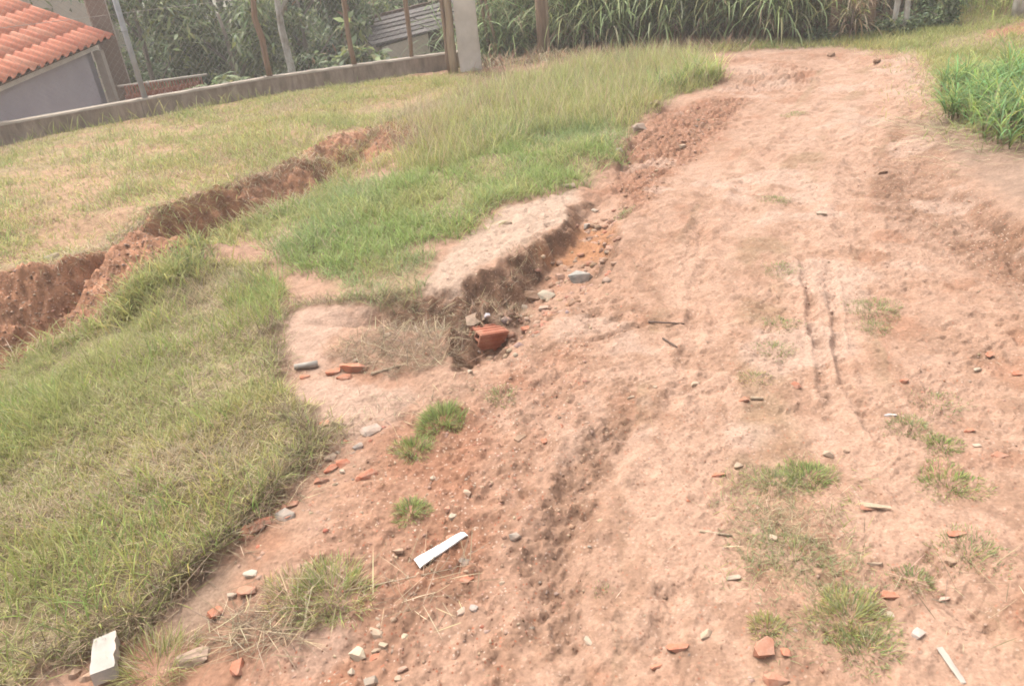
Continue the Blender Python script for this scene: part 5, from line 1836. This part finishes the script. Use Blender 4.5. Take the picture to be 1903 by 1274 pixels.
# ------------------------------------------------------------------ cane grass (tall clumps) along the far side
def cane(px, py, dist, hgt, nl, label, cols, wts, spread=.35, lw=(.014, .028), name="cane_clump", cat="cane grass", group=None, llen=(.7, 1.3), dead=.12, cur=(1.2, 2.7)):
    p = at_dist(px, py, dist)
    gz = float(height(p[0], p[1]))
    root = empty(name, (p[0], p[1], gz))
    tag(root, label, cat, group)
    ns = max(6, int(nl / 9))
    a, rr = U(0, 6.28, ns), spread * np.sqrt(RNG.random(ns))
    B = np.stack([p[0] + np.cos(a) * rr, p[1] + np.sin(a) * rr, np.full(ns, gz - .03)], -1)
    h = U(.55, 1.0, ns) * hgt
    til, az = U(.02, .22, ns), a + RNG.normal(0, .5, ns)
    sv, st_, sc_ = blades(B, h, U(.010, .016, ns), til, U(.0, .2, ns), az, palette(ns, [G_DRY, np.array((.16, .17, .07)), G_STRAW * .8], [2, 2, 1]), 4, twist=U(-1.5, 1.5, ns))
    link("stalks", tri_mesh("stalks", sv, st_, sc_), M_GRASS, root)["kind"] = "stuff"
    k = RNG.integers(0, ns, nl)
    f = U(.05, 1.0, nl)
    rt = B[k] + np.stack([np.cos(az[k]) * np.sin(til[k]) * h[k] * f, np.sin(az[k]) * np.sin(til[k]) * h[k] * f, h[k] * f * np.cos(til[k])], -1)
    cL = palette(nl, cols, wts, var=.25)
    isd = (RNG.random(nl) < dead) | ((f < .14) & (RNG.random(nl) < .5))
    cL[isd] = palette(int(isd.sum()), [G_STRAW * .75, G_DRY], [1, 1.5])
    LL = U(*llen, nl) * np.where(isd, .8, 1.0)
    v, t, c = blades(rt, LL, U(*lw, nl), U(.15, .7, nl), np.where(isd, U(1.6, 2.6, nl), U(*cur, nl)), U(0, 6.28, nl), cL, 6, cL * 1.1, twist=RNG.normal(0, .35, nl))
    link("leaves", tri_mesh("leaves", v, t, c), M_GRASS, root)["kind"] = "stuff"
    return root


CG = ([np.array((.19, .235, .10)), np.array((.25, .295, .13)), np.array((.34, .38, .20)), np.array((.31, .31, .14))], [3, 3, 2, 1])
CD = ([np.array((.13, .165, .08)), np.array((.17, .21, .095)), np.array((.22, .26, .12))], [3, 3, 1])
grp = "cane grass clumps along the far side of the road"
for i, (px, py, dist) in enumerate([(905, 108, 13.7), (960, 104, 13.8), (1050, 98, 13.1), (1090, 96, 12.9), (1140, 92, 12.7), (1190, 90, 12.7), (1240, 86, 12.6), (1290, 84, 12.6), (1340, 82, 12.5),
                                    (1390, 80, 12.4), (1440, 78, 12.3), (1490, 74, 12.5), (1530, 68, 12.8)]):
    cane(px, py, dist, 1.15, 330, "tall arching green cane grass clump at the edge of the far thicket", *CG, group=grp, spread=.34, dead=.08, lw=(.016, .032), llen=(.7, 1.25))
for i, (px, py, dist) in enumerate([(890, 100, 14.2), (950, 95, 14.2), (1020, 90, 14.2), (1090, 85, 14.0), (1160, 80, 14.0), (1230, 76, 14.0), (1300, 72, 13.9), (1370, 68, 13.8), (1440, 64, 13.8),
                                    (1500, 60, 13.8), (1560, 55, 14.2), (1620, 50, 14.4), (1690, 45, 14.4), (1760, 40, 14.6)]):
    cane(px, py, dist, 1.9, 300, "dark cane grass clump in the second row of the far thicket", *CD, group="dark cane clumps behind the first row", spread=.55, lw=(.02, .036), dead=.2)
for i, (px, py, dist) in enumerate([(900, 60, 16.5), (1020, 60, 16.5), (1140, 50, 16.5), (1260, 45, 16.5), (1380, 40, 16.5), (1500, 30, 16.5), (1620, 25, 17), (1740, 20, 17.5), (1860, 10, 18)]):
    tree(px, py, dist, 3.6, 1.3, 2000, (.16, .34), "dense dark tree closing the thicket behind the cane grass", *GM, group="trees behind the cane grass", asp=4.0)
PL = along([(885, 128), (960, 118), (1060, 108), (1180, 100), (1300, 92), (1400, 84)], 2600, .22)
stuff("dry_litter", [blades(PL, U(.08, .3, len(PL)), U(.006, .014, len(PL)), U(.3, 1.5, len(PL)), U(.2, 1.3, len(PL)), U(0, 6.28, len(PL)),
                            palette(len(PL), [G_DRY, G_STRAW * .8, np.array((.24, .12, .075))], [2, 1.5, 1.2]), 3)],
      M_STRAW, "brown dead litter and stems along the foot of the cane grass", "litter")
# thin leaning pale trunks in the thicket
for px, dist, ln, lb in ((938, 13.4, -.5, "thin pale sapling leaning left between pillar and pole"), (918, 13.6, -.25, "thin brown sapling close to the pillar")):
    p = at_dist(px, 105, dist)
    gz = float(height(p[0], p[1]))
    s_ = empty("sapling", (p[0], p[1], gz))
    tag(s_, lb, "sapling")
    tube("stem", [(p[0] + ln * k / 6, p[1], gz - .1 + .5 * k) for k in range(7)], [.035 - .003 * k for k in range(7)], M_WOOD, s_, 7, True, .1, int(px))
    tube("branch", [(p[0] + ln * .5, p[1], gz + 1.4), (p[0] + ln * .5 + .2, p[1], gz + 2.0)], [.014, .006], M_WOOD, s_, 6, True, .1, 3)
# dried palm-like plant, wooden fence posts and creepers
cane(1582, 62, 11.85, .6, 150, "yellowed drooping dry plant among the dark creepers", [G_STRAW * .9, G_YEL * .8, G_DRY], [2, 1.5, 1], .05, (.012, .022), "dry_plant", "dry plant", None, (.4, .8), .5)
for px, dist, lb, r_ in ((1553, 12.05, "dark old fence post at the left of the dry plant", .07), (1618, 12.0, "brown fence post at the right of the dry plant", .05),
                         (1664, 12.0, "first of two pale grey fence posts set close together in the creepers", .042), (1682, 12.0, "second of two pale grey fence posts set close together in the creepers", .036),
                         (1892, 12.6, "grey post standing on the slope at the top of the far grass", .08)):
    p = at_dist(px, 30, dist)
    gz = float(height(p[0], p[1]))
    o = tube("fence_post", [(p[0] + random.uniform(-.02, .02), p[1], gz - .1 + .3 * k) for k in range(7)], [r_ * random.uniform(.9, 1.08) for _ in range(7)], M_WOOD if px < 1640 else M_BARKP, None, 8, True, .1, int(px))
    tag(o, lb, "fence post")
for px, py, dist, h_, lb in ((1600, 60, 12.2, .12, "low creeper bush at the foot of the dry plant"), (1650, 56, 12.15, .12, "dark creeper bush wrapped around the two grey fence posts"),
                             (1715, 50, 12.3, .24, "dark creeper bush right of the two grey fence posts"), (1755, 45, 12.5, .5, "rounded creeper bush where the far slope begins"),
                             (1550, 66, 12.1, .1, "small creeper bush beside the pale orange lump")):
    tree(px, py, dist, h_, .34, 900, (.04, .09), lb, *GM, trunk_r=.015, low=.02, name="creeper_bush", asp=2.0)
for px, py, dist, h_, lb in ((1800, 35, 13.0, 1.0, "light green grass mound on the far slope"), (1855, 25, 13.6, 1.1, "pale green grass mound below the grey post"), (1790, 8, 15, 1.6, "tall green grass behind the far slope"),
                             (1900, -10, 15, 1.4, "green grass clump behind the grey post")):
    cane(px, py, dist, h_ * .5, 260, lb, [G_PALE * .8, G_MID, G_LUSH], [2, 2, 1.5], .6, (.008, .014), "grass_mound", "grass mound", None, (.3, .6), .08)

# ------------------------------------------------------------------ big green clump on the right of the road
for px, py, dist, h_, n_, lb in ((1868, 225, 6.7, .16, 1000, "lush green grass clump hanging over the right shoulder, with dry stems at its foot"),
                                 (1915, 200, 7.0, .26, 1000, "lush green grass clump at the right side, tallest of the thicket"),
                                 (1850, 165, 7.8, .15, 900, "lush green grass clump behind the overhanging one"),
                                 (1950, 270, 6.1, .22, 900, "lush green grass clump low on the right shoulder"),
                                 (1960, 150, 7.9, .3, 800, "lush green grass clump at the back of the right thicket")):
    cane(px, py, dist, h_, n_, lb, [G_LUSH * .9, np.array((.14, .25, .09)), G_DARK * 1.2, G_MID], [3, 3, 1.2, 1], .42, (.006, .012), "grass_clump", "grass clump", None, (.16, .34), .05, (.6, 1.9))
cane(1300, 148, 9.0, .2, 420, "rounded tuft of taller grass at the tip of the tall pale grass", [G_MID, G_BLUE, G_PALE, G_STRAW], [3, 2, 2, .6], .26, (.005, .009), "grass_clump", "grass clump", None, (.16, .32), .06, (.5, 1.6))
cane(1240, 160, 8.8, .14, 300, "smaller darker tuft of grass just left of the rounded tuft", [G_MID, G_BLUE, G_DARK], [3, 2, 1], .2, (.005, .008), "grass_clump", "grass clump", None, (.14, .26), .06, (.5, 1.6))
P1 = along([(1700, 225), (1760, 225), (1830, 250), (1903, 285)], 900, .22)
P2 = along([(1790, 130), (1800, 180), (1830, 230), (1903, 265)], 2600, .16)
stuff("shoulder_grass", [grass(P2, (.05, .15), (.004, .008), (.2, 1.1), (.4, 1.4), [G_LUSH, G_MID, G_PALE, G_STRAW], [3, 2, 2, 1], 3, 150)],
      M_GRASS, "shorter grass fringe around the lush clumps on the right shoulder", "grass")
stuff("trodden_straw", [blades(P1, U(.06, .22, len(P1)), U(.003, .006, len(P1)), U(1.1, 1.5, len(P1)), U(0, .35, len(P1)), U(2.4, 3.9, len(P1)),
                               palette(len(P1), [G_STRAW, G_GREY, G_DRY], [2, 1.5, 1.5]), 3)],
      M_STRAW, "flattened dry grass stems at the foot of the right clump", "straw")

# ------------------------------------------------------------------ thin milky air
bm = bmesh.new()
box(bm, (0, 53, 2.5), (117.5, 125, 12))
me = bm_mesh("haze", bm)
hz = link("haze", me)
m, n, l, b = mat_new("haze_air")
n.remove(b)
pv = n.new("ShaderNodeVolumePrincipled")
pv.inputs["Color"].default_value = (.95, .93, .90, 1)
pv.inputs["Density"].default_value = 0.004
pv.inputs["Anisotropy"].default_value = 0.2
l.new(pv.outputs[0], n["Material Output"].inputs["Volume"])
me.materials.append(m)
tag(hz, "thin milky air over the road and the thicket", None, None, "stuff")
scene.cycles.volume_bounces = 1
